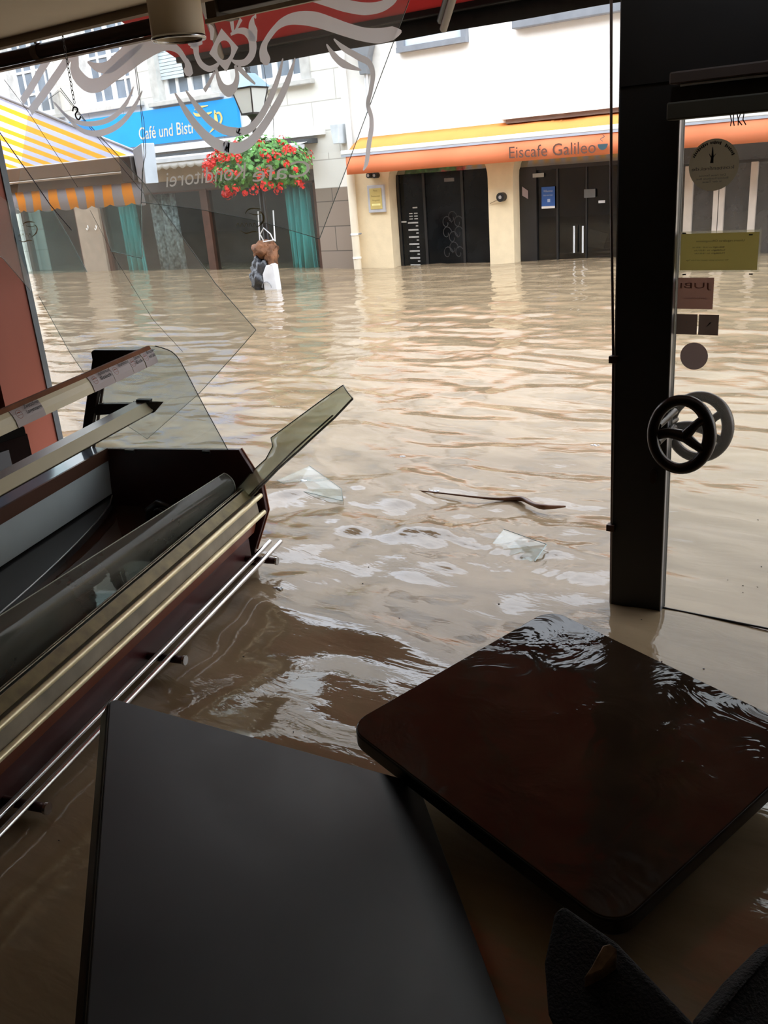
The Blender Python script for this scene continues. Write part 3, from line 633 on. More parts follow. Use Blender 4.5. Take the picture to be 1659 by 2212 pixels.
MB().obox(cp(*E_(283, 973), .01), CS * .02, CU * .006, CE * .004).build('pane_clip', M_st, ct); MB().obox(cp(*E_(448, 975), .01), CS * .016, CU * .005, CE * .004).build('pane_clip', M_st, ct)
# glazing shelf rails
extr([(.300, .855), (.288, .855), (.2835, .8425), (.300, .8425)], .03, L).build('shelf_top_strip', mat('brown_wood_strip', (.16, .06, .025), .75, spec=.2, var=.25, scale=12), ct)
cs = [(.285, .843), (.2745, .830), (.267, .812), (.2635, .792), (.2655, .791), (.270, .812), (.278, .829), (.288, .841)]
extr(cs, .03, L).build('card_rail', mat('cream_card_rail', (.62, .56, .38), .4, var=.06), ct)
extr([(.400, .640), (.351, .637), (.351, .632), (.400, .635)], .03, L).build('shelf_top', mat('grey_metal_shelf', (.30, .28, .26), .35, metal=.4), ct)
extr([(.351, .637), (.324, .604), (.328, .600), (.352, .630)], .03, L).build('shelf_front', mat('cream_shelf_front', (.50, .46, .31), .4, var=.05), ct)
extr([(.328, .601), (.333, .594), (.398, .630), (.395, .634)], .03, L).build('shelf_underside', M_st, ct)
eng([(296, 862), (362, 863), (342, 886), (322, 893)], .004, .026).build('shelf_end_cap', M_st, ct)
eng([(306, 857), (335, 858), (335, 863), (306, 863)], .02, .02).build('shelf_knob', M_black, ct)
# muddy water standing in the well
wm = MB(); g = []
for i in range(60):
    row = []
    for j in range(24):
        o_ = .0 + L * i / 59; s_ = .04 + .60 * j / 23; p = cp(s_, 0, o_); p.z = .237 + .0012 * noise.noise(Vector((p.x * 7, p.y * 7, 3))); row.append(p)
    g.append(row)
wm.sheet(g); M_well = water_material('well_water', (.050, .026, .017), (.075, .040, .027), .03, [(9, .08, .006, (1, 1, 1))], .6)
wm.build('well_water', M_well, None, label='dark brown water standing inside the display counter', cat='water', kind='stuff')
# brackets and chrome bars
def bracket(px, py, zt):
    c = cp(-.05, .012); o_ = None
    return c
for o_ in (.075, .80, 1.50):
    a = cp(.02, .012, o_); b = cp(-.128, .010, o_ + .0)
    br_ = MB().tube([a, b], .0125, 12).build('rail_bracket', mat('maroon_bracket', (.06, .02, .018), .35), ct)
    MB().tube([b, b - CS * .008], .0150, 14).build('end_cap', M_chrome, br_)
MB().tube([cp(-.052, .034, -.045), cp(-.052, .034, L)], .0088, 16).build('chrome_bar', M_chrome, ct)
MB().tube([cp(-.100, .036, -.045), cp(-.100, .036, L)], .0088, 16).build('chrome_bar', M_chrome, ct)

# price cards in the upper rail
TAGS = [(0.034, .112, ('Brezel', 'mit Salz'), 'printed price card at the far right end of the card rail'), (.118, .198, ('Laugen-', 'Eck'), 'price card with red round logo, second from the right end of the card rail'),
        (.200, .315, ('Butterhörnchen', ''), 'price card with one handwritten line, third from the right end of the card rail'), (.317, .440, ('Apfelstreusel', 'Stück'), 'price card with two black handwritten lines next to the cream gap'),
        (.70, .83, ('Zwetschgen', 'Laugenstange'), 'price card at the left picture edge beyond the cream gap')]
M_card = mat('lilac_grey_card', (.36, .31, .30), .5, var=.05); M_pen = mat('black_pen', (.02, .018, .02), .6); M_lg = mat('faint_red_logo', (.42, .13, .10), .6)
cn = (cp(.2635, .80) - cp(.285, .843)).normalized()            # down the card face
for o0, o1, tx, lb in TAGS:
    t = MB().prism([cp(s_ - .0012, u_ + .0002, o0) for s_, u_ in [(.284, .842), (.2735, .829), (.2660, .811), (.2625, .792), (.2620, .792), (.2650, .8115), (.2725, .8295), (.2830, .8425)]], -CE * (o1 - o0) * SC).build('price_card', M_card, None, label=lb, cat='price card', group=None)
    tt = MB(); xd = CE; up_ = -cn; nrm = xd.cross(up_)
    if nrm.dot(CAM - cp(.27, .82, o0)) < 0: nrm = -nrm
    w = o1 - o0
    for li, s_ in enumerate(tx):
        if s_:
            o = cp(.2745, .829, o1 - w * .42) - up_ * (-.004 + .016 * li) + nrm * .0050
            add_text(tt, s_, o, xd, up_ + xd * .15, width=w * .52, height=.0115, ext=0, bold=.02)
    if tt.v: tt.build('handwriting', M_pen, t)
    lg = MB(); c0 = cp(.2735, .825, o1 - w * .20) + nrm * .0045
    for rr in (.013,): lg.tube([c0 + xd * rr * math.cos(a) * .9 + up_ * rr * math.sin(a) for a in [2 * PI * k / 24 for k in range(24)]], .0004, 4, closed=True)
    lg.tube([c0 + up_ * .004 - xd * .005, c0 + up_ * .006, c0 + up_ * .004 + xd * .005], .0012, 5); lg.tube([c0 - up_ * .003 - xd * .008, c0 - up_ * .003 + xd * .008], .0005, 4)
    lg.build('logo', M_lg, t)

# fallen curved front glass lying in the well
G_front = glass('muddy_front_glass', (.50, .54, .49), .05, haze=.62, hazecol=(.24, .25, .21), hscale=3, hz_min=.5, rough=.08)
fg = thing('fallen_front_glass', 'long curved muddy front glass lying tipped inside the display counter', 'broken glass', cp(.08, .3, 1))
def atoff(u, v, o_): return onP(u, v, CO - CE * o_ * SC, CE)
f0, f1, f2 = atoff(484, 1022, .07), atoff(507, 1047, .07), atoff(503, 1092, .07)
n0, n1, n2 = atoff(-150, 1425, 1.55), atoff(-100, 1500, 1.55), atoff(-150, 1622, 1.55)
def secn(a, b, c): return [a * (1 - t) ** 2 + (b * 2 - (a + c) * .5) * 2 * t * (1 - t) + c * t * t for t in [k / 10 for k in range(11)]]
A_, B_ = secn(f0, f1, f2), secn(n0, n1, n2)
grid = [[a_.lerp(b_, t) for a_, b_ in zip(A_, B_)] for t in [k / 24 for k in range(25)]]
MB().sheet(grid).build('curved_glass', G_front, fg)
MB().tube([r_[0] for r_ in grid], .0018, 6).build('glass_edge', mat('olive_glass_edge', (.26, .28, .22), .25), fg)
MB().tube(grid[0], .0018, 6).build('glass_edge', MATS['olive_glass_edge'], fg)
MB().tube([r_[-1] for r_ in grid], .0035, 6).build('glass_edge', mat('dark_green_edge', (.01, .022, .018), .2), fg)
g2a = [(500, 1068), (530, 1036), (545, 1018), (574, 992), (589, 964), (585, 946), (640, 905), (690, 868), (741, 832)]
g2b = [(530, 1085), (556, 1058), (575, 1040), (600, 1014), (620, 996), (645, 974), (680, 941), (724, 901), (762, 861)]
gl2 = thing('curved_glass_strip', 'curved glass strip jutting from the counter end out over the street water', 'broken glass', onY(640, 960, 2.5))
G_jut = glass('grey_green_glass', (.80, .84, .76), .05, haze=.50, hazecol=(.62, .61, .52), hscale=2.5, hz_min=.6)
rows = []
for i, (pa, pb) in enumerate(zip(g2a, g2b)):
    Yy = (2.36 + .34 * max(0, (i - 1)) / 7) * SC; A = onY(*pa, Yy); B = onY(*pb, Yy - .02); row = []
    for k in range(9):
        t = k / 8; p = A.lerp(B, t); row.append(p + Vector((.010, -.018, .004)) * math.sin(PI * t) * .8)
    rows.append(row)
MB().sheet(rows, Vector((0, .006, 0))).build('curved_glass', G_jut, gl2)
MB().tube([r_[0] for r_ in rows], .0022, 6).tube(rows[-1], .0018, 6).build('glass_edge', mat('dark_glass_edge', (.06, .07, .06), .3), gl2)
MB().tube([r_[-1] for r_ in rows], .004, 6).tube([r_[-2] for r_ in rows[:-1]], .003, 6).build('muddy_rim', mat('mud_on_rim', (.09, .085, .07), .6, var=.5, scale=30), gl2)
# twisted clip at the corner, cable coil and bracket in the well
cl = MB(); P, _ = catmull([cp(*E_(u, v), -.01) for u, v in [(515, 1058), (528, 1040), (530, 1020), (538, 1014), (543, 1024), (532, 1036), (524, 1050), (515, 1070)]], 0, 6)
cl.tube(P, .004, 8); cl.build('bent_clip', mat('dull_steel', (.24, .24, .18), .4, metal=.5), None, label='bent metal clip at the front corner of the counter end panel', cat='clip')
cc = thing('cable_bundle', 'black cable bundle with silver bracket lying at the far end of the counter well', 'cable', onZ(350, 1110, .22))
cb = MB(); c0 = onZ(352, 1120, .245)
for k in range(5):
    q = c0 + CE * (-.02 + .012 * k) - CS * .012 * k
    cb.tube([q + CS * .028 * math.cos(a) + Vector((0, 0, .048)) * math.sin(a) + CE * .006 * math.cos(a * 2) for a in [PI * j / 14 for j in range(15)]], .0045, 8)
cb.tube([c0 + CS * .05 - Vector((0, 0, .02)), c0 + CS * .045 + Vector((0, 0, .03)), c0 + CS * .01 + Vector((0, 0, .06)), c0 - CS * .03 + Vector((0, 0, .05))], [.02, .024, .016, .008], 12)
cb.build('cable', mat('black_rubber', (.012, .011, .011), .3), cc)
q = [onZ(u, v, .275) for u, v in ((368, 1092), (378, 1082), (388, 1072), (403, 1070))]
MB().tube(q, [.006, .008, .005, .007], 8).build('bracket', M_chrome, cc)
# cabinet behind the counter, by the left wall
cab = thing('wall_cabinet', 'dark brown cabinet with a grey drawer front behind the counter by the terracotta board', 'cabinet', (-3.7, 2.1, -.7))
MB().box((-3.85, 1.2, -.75), (-3.62, 2.32, .40)).build('body', mat('matt_brown_black_board', (.012, .007, .006), .95, spec=.05), cab, bevel=.004)
MB().box((-3.86, 1.2, .40), (-3.60, 2.30, .44)).build('worktop', mat('black_grey_top', (.008, .007, .006), .95, spec=.05), cab, bevel=.003)
MB().box((-3.615, 1.7, .24), (-3.60, 2.2, .36)).build('drawer', mat('dark_drawer', (.02, .016, .015), .4), cab, bevel=.003)
cu = thing('glass_bowl', 'clear glass bowl rim at the left picture edge in the counter', 'bowl', cp(.0, .3, 1.45))
c0 = onY(-12, 1462, 1.13)
MB().tube([c0 + RT * .032 * math.cos(a) + UP * .042 * math.sin(a) for a in [2 * PI * k / 32 for k in range(32)]], .0018, 6, closed=True).build('rim', mat('pale_glass_rim', (.30, .38, .36), .2), cu)
MB().prism([c0 + RT * .031 * math.cos(a) + UP * .041 * math.sin(a) + FW * .002 for a in [2 * PI * k / 32 for k in range(32)]], FW * .003).build('glass', glass('bowl_glass', (.7, .8, .78), .06, haze=.2, hazecol=(.1, .14, .12)), cu)

# ------------------------------------------------------------------ floating tables
def rounded_rect(w, d, r, n=8):
    P = []
    for cx, cy, a0 in ((w / 2 - r, d / 2 - r, 0), (-w / 2 + r, d / 2 - r, 90), (-w / 2 + r, -d / 2 + r, 180), (w / 2 - r, -d / 2 + r, 270)):
        for k in range(n + 1): a = math.radians(a0 + 90 * k / n); P.append((cx + r * math.cos(a), cy + r * math.sin(a)))
    return P
def table(name, origin, ax, ay, w, d, r, th, m_top, m_edge, label, seg=8):
    ax = Vector(ax).normalized(); ay = Vector(ay); ay = (ay - ax * ay.dot(ax)).normalized(); n = ax.cross(ay)
    if n.z < 0: n = -n
    c = Vector(origin); t = thing(name, label, 'table', c)
    P = rounded_rect(w, d, r, seg)
    MB().prism([c + ax * x + ay * y - n * .0015 for x, y in P], n * -th).build('edge_band', m_edge, t, bevel=.006)
    tp = MB().prism([c + ax * x + ay * y for x, y in rounded_rect(w - .006, d - .006, r - .003, seg)], n * -.004)
    tp.build('tabletop', m_top, t, bevel=.002)
    MB().tube([c - n * th, c - n * .45], .03, 14).build('pedestal', M_black, t)
    fb = MB()
    for a in (ax, ay): fb.obox(c - n * .46, a * .18, n * .012, a.cross(n) * .03)
    fb.build('foot', M_black, t)
    return t, n
def wet_top(name, col, rough, film, fscale, spec=.5):
    m = bpy.data.materials.new(name); m.use_nodes = True; n = m.node_tree; b = n.nodes['Principled BSDF']
    tc = n.nodes.new('ShaderNodeTexCoord'); nz = n.nodes.new('ShaderNodeTexNoise'); nz.inputs['Scale'].default_value = fscale; nz.inputs['Detail'].default_value = 7; nz.inputs['Distortion'].default_value = .5
    n.links.new(tc.outputs['Object'], nz.inputs['Vector'])
    rp = n.nodes.new('ShaderNodeValToRGB'); rp.color_ramp.elements[0].position = .38; rp.color_ramp.elements[1].position = .68
    rp.color_ramp.elements[0].color = col + (1,); rp.color_ramp.elements[1].color = tuple(c * 1.5 for c in col) + (1,)
    n.links.new(nz.outputs['Fac'], rp.inputs['Fac']); n.links.new(rp.outputs['Color'], b.inputs['Base Color'])
    mr = n.nodes.new('ShaderNodeMapRange'); mr.inputs['From Min'].default_value = .4; mr.inputs['From Max'].default_value = .6; mr.inputs['To Min'].default_value = rough[0]; mr.inputs['To Max'].default_value = rough[1]
    n.links.new(nz.outputs['Fac'], mr.inputs['Value']); n.links.new(mr.outputs[0], b.inputs['Roughness']); b.inputs['Specular IOR Level'].default_value = spec
    b.inputs['IOR'].default_value = 1.4
    if film:
        n2 = n.nodes.new('ShaderNodeTexNoise'); n2.inputs['Scale'].default_value = 6.5; n2.inputs['Detail'].default_value = 3.5; n2.inputs['Distortion'].default_value = 1.2; n.links.new(tc.outputs['Object'], n2.inputs['Vector'])
        bp = n.nodes.new('ShaderNodeBump'); bp.inputs['Strength'].default_value = film; bp.inputs['Distance'].default_value = .006; n.links.new(n2.outputs['Fac'], bp.inputs['Height']); n.links.new(bp.outputs['Normal'], b.inputs['Normal'])
    return m
M_t1 = wet_top('dark_grey_table_laminate', (.015, .0155, .017), (.34, .42), 0, 3, .26)
M_t2 = wet_top('wet_dark_table', (.028, .018, .0115), (.03, .07), .7, 5, .30)
M_tedge = mat('black_table_edge', (.006, .006, .006), .35)
# level wet square table on the right
A = onZ(1180, 1328, .198); B = onZ(752, 1575, .165); D_ = onZ(1340, 1975, .120)
va = (A - B); vb = (D_ - B); w2 = va.length + .03; d2 = vb.length + .03
cen = (A + D_) / 2
t2, n2_ = table('square_table', cen, va, vb, w2, d2, .06, .044, M_t2, M_tedge, 'square dark table floating level on the right with a wet brown shiny top', 10)
# puddle rims on the wet table
# tipped grey table on the left
q1 = ray(235, 1504); q2 = ray(905, 1690); av = ray(336, 160).normalized(); rr = q1.dot(av) / q2.dot(av); kk = .73 / (q2 * rr - q1).length
TL = CAM + q1 * kk; TR = CAM + q2 * kk * rr
bx = (TR - TL).normalized(); cen1 = (TL + TR) / 2 - av * .42
t1, n1_ = table('square_table', cen1, bx, av, .73, .84, .022, .042, M_t1, M_tedge, 'dark grey table tipped over at lower left leaning towards the door', 6)
t1['group'] = t2['group'] = 'floating cafe tables'

# ------------------------------------------------------------------ floating chairs, lower right
M_uph = mat('black_upholstery', (.007, .007, .008), .9, var=.4, scale=40, bump=.5, bscale=200)
def chair(pts, zs, label, th, down):
    W_ = [onZ(u, v, z) for (u, v), z in zip(pts, zs)]; cen = sum(W_, Vector()) / len(W_)
    t = thing('chair', label, 'chair', cen, 'floating black chairs')
    n = (W_[1] - W_[0]).cross(W_[2] - W_[0]).normalized()
    if n.z > 0: n = -n
    MB().prism(W_, n * th).build('backrest', M_uph, t, bevel=.008, segs=3)
    x = (W_[1] - W_[0]).normalized(); y = n.cross(x)
    if y.dot(down) < 0: y = -y
    c = cen + y * .05 + n * .1
    MB().obox(c - Vector((0, 0, .16)), x * .12, y * .12, n * .02).build('seat', M_uph, t, bevel=.01)
    for sx in (-1, 1):
        for sy in (-1, 1): MB().tube([c + x * .10 * sx + y * .10 * sy - Vector((0, 0, .16)), c + x * .11 * sx + y * .11 * sy - Vector((0, 0, .45))], .012, 8).build('leg', M_black, t)
    return t, W_, n
dn = Vector((.3, -.6, -.3))
c1_, W1_, nn = chair([(1196, 1972), (1215, 1955), (1330, 2035), (1498, 2212), (1500, 2250), (1215, 2260), (1182, 2190), (1174, 2080)], [.20, .21, .20, .175, .165, .12, .135, .165], 'black upholstered chair back sticking out of the water below the wet table', .04, dn)
chair([(1670, 2045), (1590, 2125), (1522, 2212), (1540, 2250), (1760, 2250), (1760, 2000)], [.19, .18, .165, .15, .15, .18], 'black chair cut off by the lower right picture corner', .04, Vector((1, -.2, -.3)))
sp = [onZ(u, v, z) for (u, v), z in (((1302, 2042), .216), ((1318, 2038), .222), ((1334, 2052), .220), ((1330, 2070), .208), ((1300, 2096), .192), ((1262, 2110), .186), ((1278, 2086), .196))]
MB().prism(sp, Vector((0, 0, -.03))).build('wet_paper_scrap', mat('tan_wet_paper', (.30, .21, .15), .6, var=.4, scale=60), None, bevel=.002, label='tan scrap of wet paper stuck over the top edge of the chair back', cat='paper')

# ------------------------------------------------------------------ bits in the water
def wz(x, y): return float(water_z(np.array([x]), np.array([y]))[0])
tri = [onZ(u, v, z) for (u, v), z in (((668, 1006), .045), ((738, 1056), .015), ((740, 1082), .005), ((640, 1058), .006), ((598, 1037), .004))]
G_fl = glass('floating_clear_glass', (.94, .97, .96), .04, haze=.08, hazecol=(.5, .5, .45))
o = MB().prism(tri, Vector((0, 0, -.004))).build('floating_glass', G_fl, None, label='triangular clear glass piece floating just beyond the jutting glass strip', cat='broken glass')
MB().tube([tri[0], tri[1], tri[2]], .0015, 6).tube([tri[2], tri[3], tri[4]], .0012, 6).build('edge', M_edge, o)
rc = [onZ(u, v, z) for (u, v), z in (((1088, 1143), .03), ((1181, 1176), .035), ((1155, 1212), .0), ((1050, 1190), -.01))]
o = MB().prism(rc, Vector((0, 0, -.004))).build('floating_glass', G_fl, None, label='square cornered glass piece rising from the ripples near the door post', cat='broken glass')
MB().tube([rc[1], rc[2]], .0022, 6).build('edge', M_edge2, o); MB().tube([rc[0], rc[1]], .0013, 6).build('edge', M_edge, o)
br = thing('driftwood_branch', 'thin brown branch drifting in the street current beyond the door post', 'branch', onZ(1140, 1085, 0))
q = [onZ(u, v, .012) for u, v in ((905, 1060), (960, 1066), (1030, 1074), (1080, 1078), (1125, 1077), (1150, 1088), (1175, 1095), (1222, 1094))]
P, Wd = catmull(q, [.003, .004, .005, .008, .012, .010, .013, .004], 4); MB().tube(P, Wd, 8).build('stem', mat('wet_bark', (.13, .06, .03), .35, var=.4, scale=20), br)
M_foam = mat('pale_foam', (.75, .78, .82), .4)
for i, (u, v, r_, lb) in enumerate(((935, 1062, .016, 'white foam patch at the left end of the drifting branch'), (872, 987, .011, 'small white flake floating in mid stream'), (655, 1044, .016, 'white foam beside the triangular floating glass'), (1285, 962, .011, 'pale speck of foam near the door post'), (600, 1275, .012, 'tiny foam ring beside the chrome counter bars'))):
    p = onZ(u, v, 0); z = wz(p.x, p.y); fm = MB()
    for k in range(5): fm.blob((p.x + random.uniform(-1, 1) * r_ * 1.6, p.y + random.uniform(-1, 1) * r_ * .6, z + .001), (r_ * random.uniform(.5, 1), r_ * random.uniform(.4, .7), .0035), 1, .2, 3, i * 7 + k)
    fm.build('foam_patch', M_foam, None, label=lb, cat='foam', group='foam flecks on the flood')
db = thing('bread_crumbs', None, None, (0, 0, 0)) if False else None
specks = MB()
for k in range(46):
    x = random.uniform(-1.9, -.55); y = random.uniform(.9, 2.55)
    if k % 3 == 0: x = random.uniform(-.75, -.35); y = random.uniform(2.75, 3.6)
    specks.blob((x, y, wz(x, y) + .0015), (random.uniform(.0015, .004), random.uniform(.001, .003), .0012), 1, .3, 3, k)
specks.build('floating_debris', mat('dark_specks', (.03, .02, .015), .6), None, label='tiny dark specks scattered over the water inside and near the door', cat='debris', kind='stuff')

# ------------------------------------------------------------------ far side of the street : facade Y = 12
YF = 12.0
def fx(u, v, Y=YF): return onY(u, v, Y).x
def fz(u, v, Y=YF): return onY(u, v, Y).z
XL = -8.76
# left stone building with openings
lw_ = MB()
lw_.box((-46, YF, 1.72), (XL, YF + .3, 2.72))
# upper storey between windows
wins = [(-16.75, -15.45, 2.86, 4.9), (-14.55, -13.25, 2.86, 4.9), (-12.62, -11.35, 2.80, 4.6), (-10.75, -9.45, 2.80, 4.6)]
xl = -46
for (x0, x1, z0, z1) in wins:
    lw_.box((xl, YF, 2.72), (x0, YF + .3, 8)); lw_.box((x0, YF, 2.72), (x1, YF + .3, z0)); lw_.box((x0, YF, z1), (x1, YF + .3, 8)); xl = x1
lw_.box((xl, YF, 2.72), (XL, YF + .3, 8))
lw_.box((-46, YF, -.9), (-17.3, YF + .3, 1.72)); lw_.box((-46, YF + .3, -.9), (-17, YF + .32, 8))
lw_.build('wall_opposite_left', M_stone, kind='structure')
MB().box((-9.42, YF, -.9), (XL + .0, YF + .28, 1.20)).build('wall_opposite_base', M_brownstone, kind='structure')
MB().box((-9.42, YF - .002, 1.20), (XL, YF + .28, 1.72)).build('wall_opposite_pier', M_stone, kind='structure')
MB().box((-15.48, YF, -.9), (-14.78, YF + .25, 1.72)).build('wall_opposite_pillar', mat('taupe_render', (.34, .27, .205), .9), kind='structure')
MB().box((-17.3, YF + .02, 1.50), (-9.42, YF + .3, 1.72)).build('trim_5', mat('tan_fascia', (.40, .31, .22), .8), kind='structure')
MB().box((-17.3, YF - .06, 1.985), (XL - .35, YF, 2.09)).build('trim_6', M_white, kind='structure')
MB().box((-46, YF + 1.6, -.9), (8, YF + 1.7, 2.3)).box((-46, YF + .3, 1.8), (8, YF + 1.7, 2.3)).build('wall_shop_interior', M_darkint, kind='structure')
# upper windows
G_far = M_pane
for i, (x0, x1, z0, z1) in enumerate(wins):
    w = thing('window_%d' % (i + 1), None, None, ((x0 + x1) / 2, YF, z0)); w['kind'] = 'structure'
    MB().box((x0 - .16, YF - .03, z0 - .0), (x0 + .02, YF + .2, z1 + .15)).box((x1 - .02, YF - .03, z0), (x1 + .16, YF + .2, z1 + .15)).build('window_surround', M_stonetrim, w)
    f = MB(); f.box((x0, YF + .12, z0), (x0 + .10, YF + .2, z1)); f.box((x1 - .10, YF + .12, z0), (x1, YF + .2, z1)); f.box((x0 + .10, YF + .116, z0), (x1 - .10, YF + .2, z0 + .10))
    n_ = 3 if i < 2 else 4; wd_ = (x1 - x0)
    f.box((x0 + wd_ * .5 - .05, YF + .122, z0 + .10), (x0 + wd_ * .5 + .05, YF + .2, z1))
    for q in (.25, .75):
        if i < 2: f.box((x0 + wd_ * q - .02, YF + .13, z0 + .10), (x0 + wd_ * q + .02, YF + .19, z1))
        else: f.box((x0 + wd_ * q - .03, YF + .13, z0 + .10), (x0 + wd_ * q + .03, YF + .19, z1))
    zz = z0 + .40
    if i < 2:
        while zz < z1: f.box((x0 + .10, YF + .135, zz), (x1 - .10, YF + .188, zz + .04)); zz += .40
    f.build('window_frame', M_frame_white, w)
    MB().box((x0, YF + .155, z0), (x1, YF + .16, z1)).build('window_glass', M_pane, w)
    MB().box((x0 - .22, YF - .10, z0 - .085), (x1 + .22, YF + .02, z0 - .01)).build('window_sill', M_stonetrim, w, bevel=.01)
    if i >= 2:
        sh = MB(); z_ = z0 + .33 if i == 2 else z0 + .6
        k = 0
        while z_ < z1: sh.box((x0 + .02, YF + .07, z_), (x1 - .02, YF + .11, z_ + .045)); z_ += .052
        sh.build('roller_shutter', mat('pale_blue_shutter', (.58, .66, .70), .5), w)
# blue sign
a = onY(150, 268, YF - .05); sg = thing('cafe_sign', 'bright blue sign board reading Café und Bistro with a cup drawing', 'sign', (-13, YF, 2.1))
MB().box((-16.1, YF - .06, 2.125), (-10.83, YF, 2.68)).build('board', mat('bright_blue_board', (.0, .30, .80), .5, var=.03), sg)
tb = MB(); a = onY(299, 292, YF - .07); b = onY(432, 279, YF - .07)
add_text(tb, 'Café und Bistro', (a.x, YF - .063, 2.23), (1, 0, 0), (.12, 0, 1), width=b.x - a.x, height=.20, ext=.002, bold=.008)
tb.build('lettering', mat('beige_letters', (.62, .60, .48), .6), sg)
tb = MB(); Pn = lambda L: [onY(u, v, YF - .064) for u, v in L]
tb.ribbon(Pn([(418, 243), (424, 248), (436, 248), (448, 246), (458, 242)]), [.01, .05, .05, .04, .02], (0, -1, 0), .004)
tb.ribbon(Pn([(420, 238), (430, 232), (450, 228)]), [.01, .04, .01], (0, -1, 0), .004)
tb.ribbon(Pn([(464, 238), (466, 252), (468, 264), (464, 274), (453, 287)]), [.02, .07, .07, .05, .01], (0, -1, 0), .004)
tb.ribbon(Pn([(466, 246), (474, 244), (479, 254), (476, 266), (468, 272)]), [.02, .04, .04, .04, .02], (0, -1, 0), .004)
tb.build('cup_drawing', mat('yellow_beige_letters', (.68, .55, .18), .6), sg)
# white scalloped awning on the left building
aw = thing('scalloped_awning', 'white awning with scalloped edge above the windows under the blue sign', 'awning', (-11, YF - .3, 1.8))
MB().box((-13.4, YF - .18, 1.875), (-9.28, YF, 1.945)).build('cassette', mat('dark_grey_cassette', (.05, .055, .06), .5), aw)
MB().box((-13.4, YF - .46, 1.80), (-9.28, YF - .34, 1.862)).build('front_bar', mat('grey_front_bar', (.55, .57, .60), .5), aw)
gr = []
for k in range(161):
    x = -13.35 + 3.95 * k / 160; ph = (k % 8) / 8; gr.append([(x, YF - .44, 1.81), (x, YF - .44, 1.735 - .05 * math.sin(PI * ph))])
MB().sheet(gr, (0, .004, 0)).build('valance', translucent('white_awning_cloth', (.85, .85, .84), .3), aw)
MB().prism([(-13.35, YF - .02, 1.93), (-13.35, YF - .40, 1.865), (-13.35, YF - .40, 1.86), (-13.35, YF - .02, 1.925)], (4.0, 0, 0)).build('canopy', MATS['white_awning_cloth'], aw)
wl_ = thing('wall_lamp', 'small white box lamp on the wall between the two buildings', 'lamp', (-8.95, YF - .1, 1.85))
p = onY(728, 288, YF - .12); MB().prism([(p.x - .07, YF - .2, p.z + .13), (p.x + .09, YF - .2, p.z + .13), (p.x + .08, YF - .2, p.z - .15), (p.x - .03, YF - .2, p.z - .15)], (0, .2, 0)).build('housing', mat('pale_blue_grey', (.60, .64, .68), .5), wl_, bevel=.01)
# shop windows of the left building
G_shop = glass('shop_glass', (.80, .86, .86), .04, haze=.04, hazecol=(.30, .34, .33), hscale=2.5, hz_min=.3)
def shopwin(idx, x0, x1, z1, mull, frame_m=M_frame_brown, g=None, fw=.09):
    w = thing('window_%d' % idx, None, None, ((x0 + x1) / 2, YF, 0)); w['kind'] = 'structure'
    f = MB(); f.box((x0, YF + .05, -.9), (x0 + fw, YF + .17, z1)); f.box((x1 - fw, YF + .05, -.9), (x1, YF + .17, z1)); f.box((x0, YF + .05, z1 - .05), (x1, YF + .17, z1 + .02))
    for m_, mw in mull: f.box((m_ - mw / 2, YF + .04, -.9), (m_ + mw / 2, YF + .17, z1))
    f.build('window_frame', frame_m, w); MB().box((x0, YF + .10, -.9), (x1, YF + .11, z1)).build('window_glass', g or G_shop, w); return w
MB().box((-14.78, YF + .03, 1.33), (-9.42, YF + .2, 1.52)).build('trim_7', mat('dark_taupe_lintel', (.085, .07, .062), .6), kind='structure')
shopwin(5, -17.3, -15.48, 1.52, [])
shopwin(6, -14.78, -9.42, 1.35, [(-11.96, .17)])
# curtains and lace
def curtain(x0, x1, z0, z1, m, name, label, cat, y=YF + .22, folds=5, grp=None):
    g = []
    for k in range(41):
        t = k / 40; x = x0 + (x1 - x0) * t; g.append([(x, y + .06 * math.sin(t * folds * 2 * PI), z1), (x + .05 * math.sin(t * 9), y + .07 * math.sin(t * folds * 2 * PI + .6), z0)])
    return MB().sheet(g, (0, .01, 0)).build(name, m, None, label=label, cat=cat, group=grp)
M_teal = mat('teal_curtain', (.10, .52, .50), .8, var=.2, scale=8, stretch=(6, 6, .4))
curtain(-14.45, -13.95, -.5, 1.35, M_teal, 'curtain', 'teal curtain in the left half of the opposite shop window', 'curtain')
curtain(-10.25, -9.72, -.5, 1.35, M_teal, 'curtain', 'teal curtain in the opposite window, just right of the lantern post', 'curtain', folds=4)
lc_ = mat('grey_lace', (.30, .31, .31), .8, var=.75, scale=22, stretch=(1, 1, .7))
curtain(-13.55, -12.85, -.5, 1.32, lc_, 'lace_curtain', 'grey lace panel hanging in the opposite window near the middle frame', 'curtain', folds=3)
# hanging S hooks etc on pillar
for u, v, lb in ((190, 492, 'small white hook on the taupe pillar, left one'), (208, 492, 'small white hook on the taupe pillar, right one')):
    p = onY(u, v, YF - .01); P, _ = catmull([p + Vector((.0, 0, .04)), p + Vector((.03, -.02, 0)), p + Vector((0, -.02, -.04)), p + Vector((-.03, -.02, -.01))], 0, 4)
    MB().tube(P, .009, 6).build('wall_hook', M_white, None, label=lb, cat='hook', group='hooks on the taupe pillar')

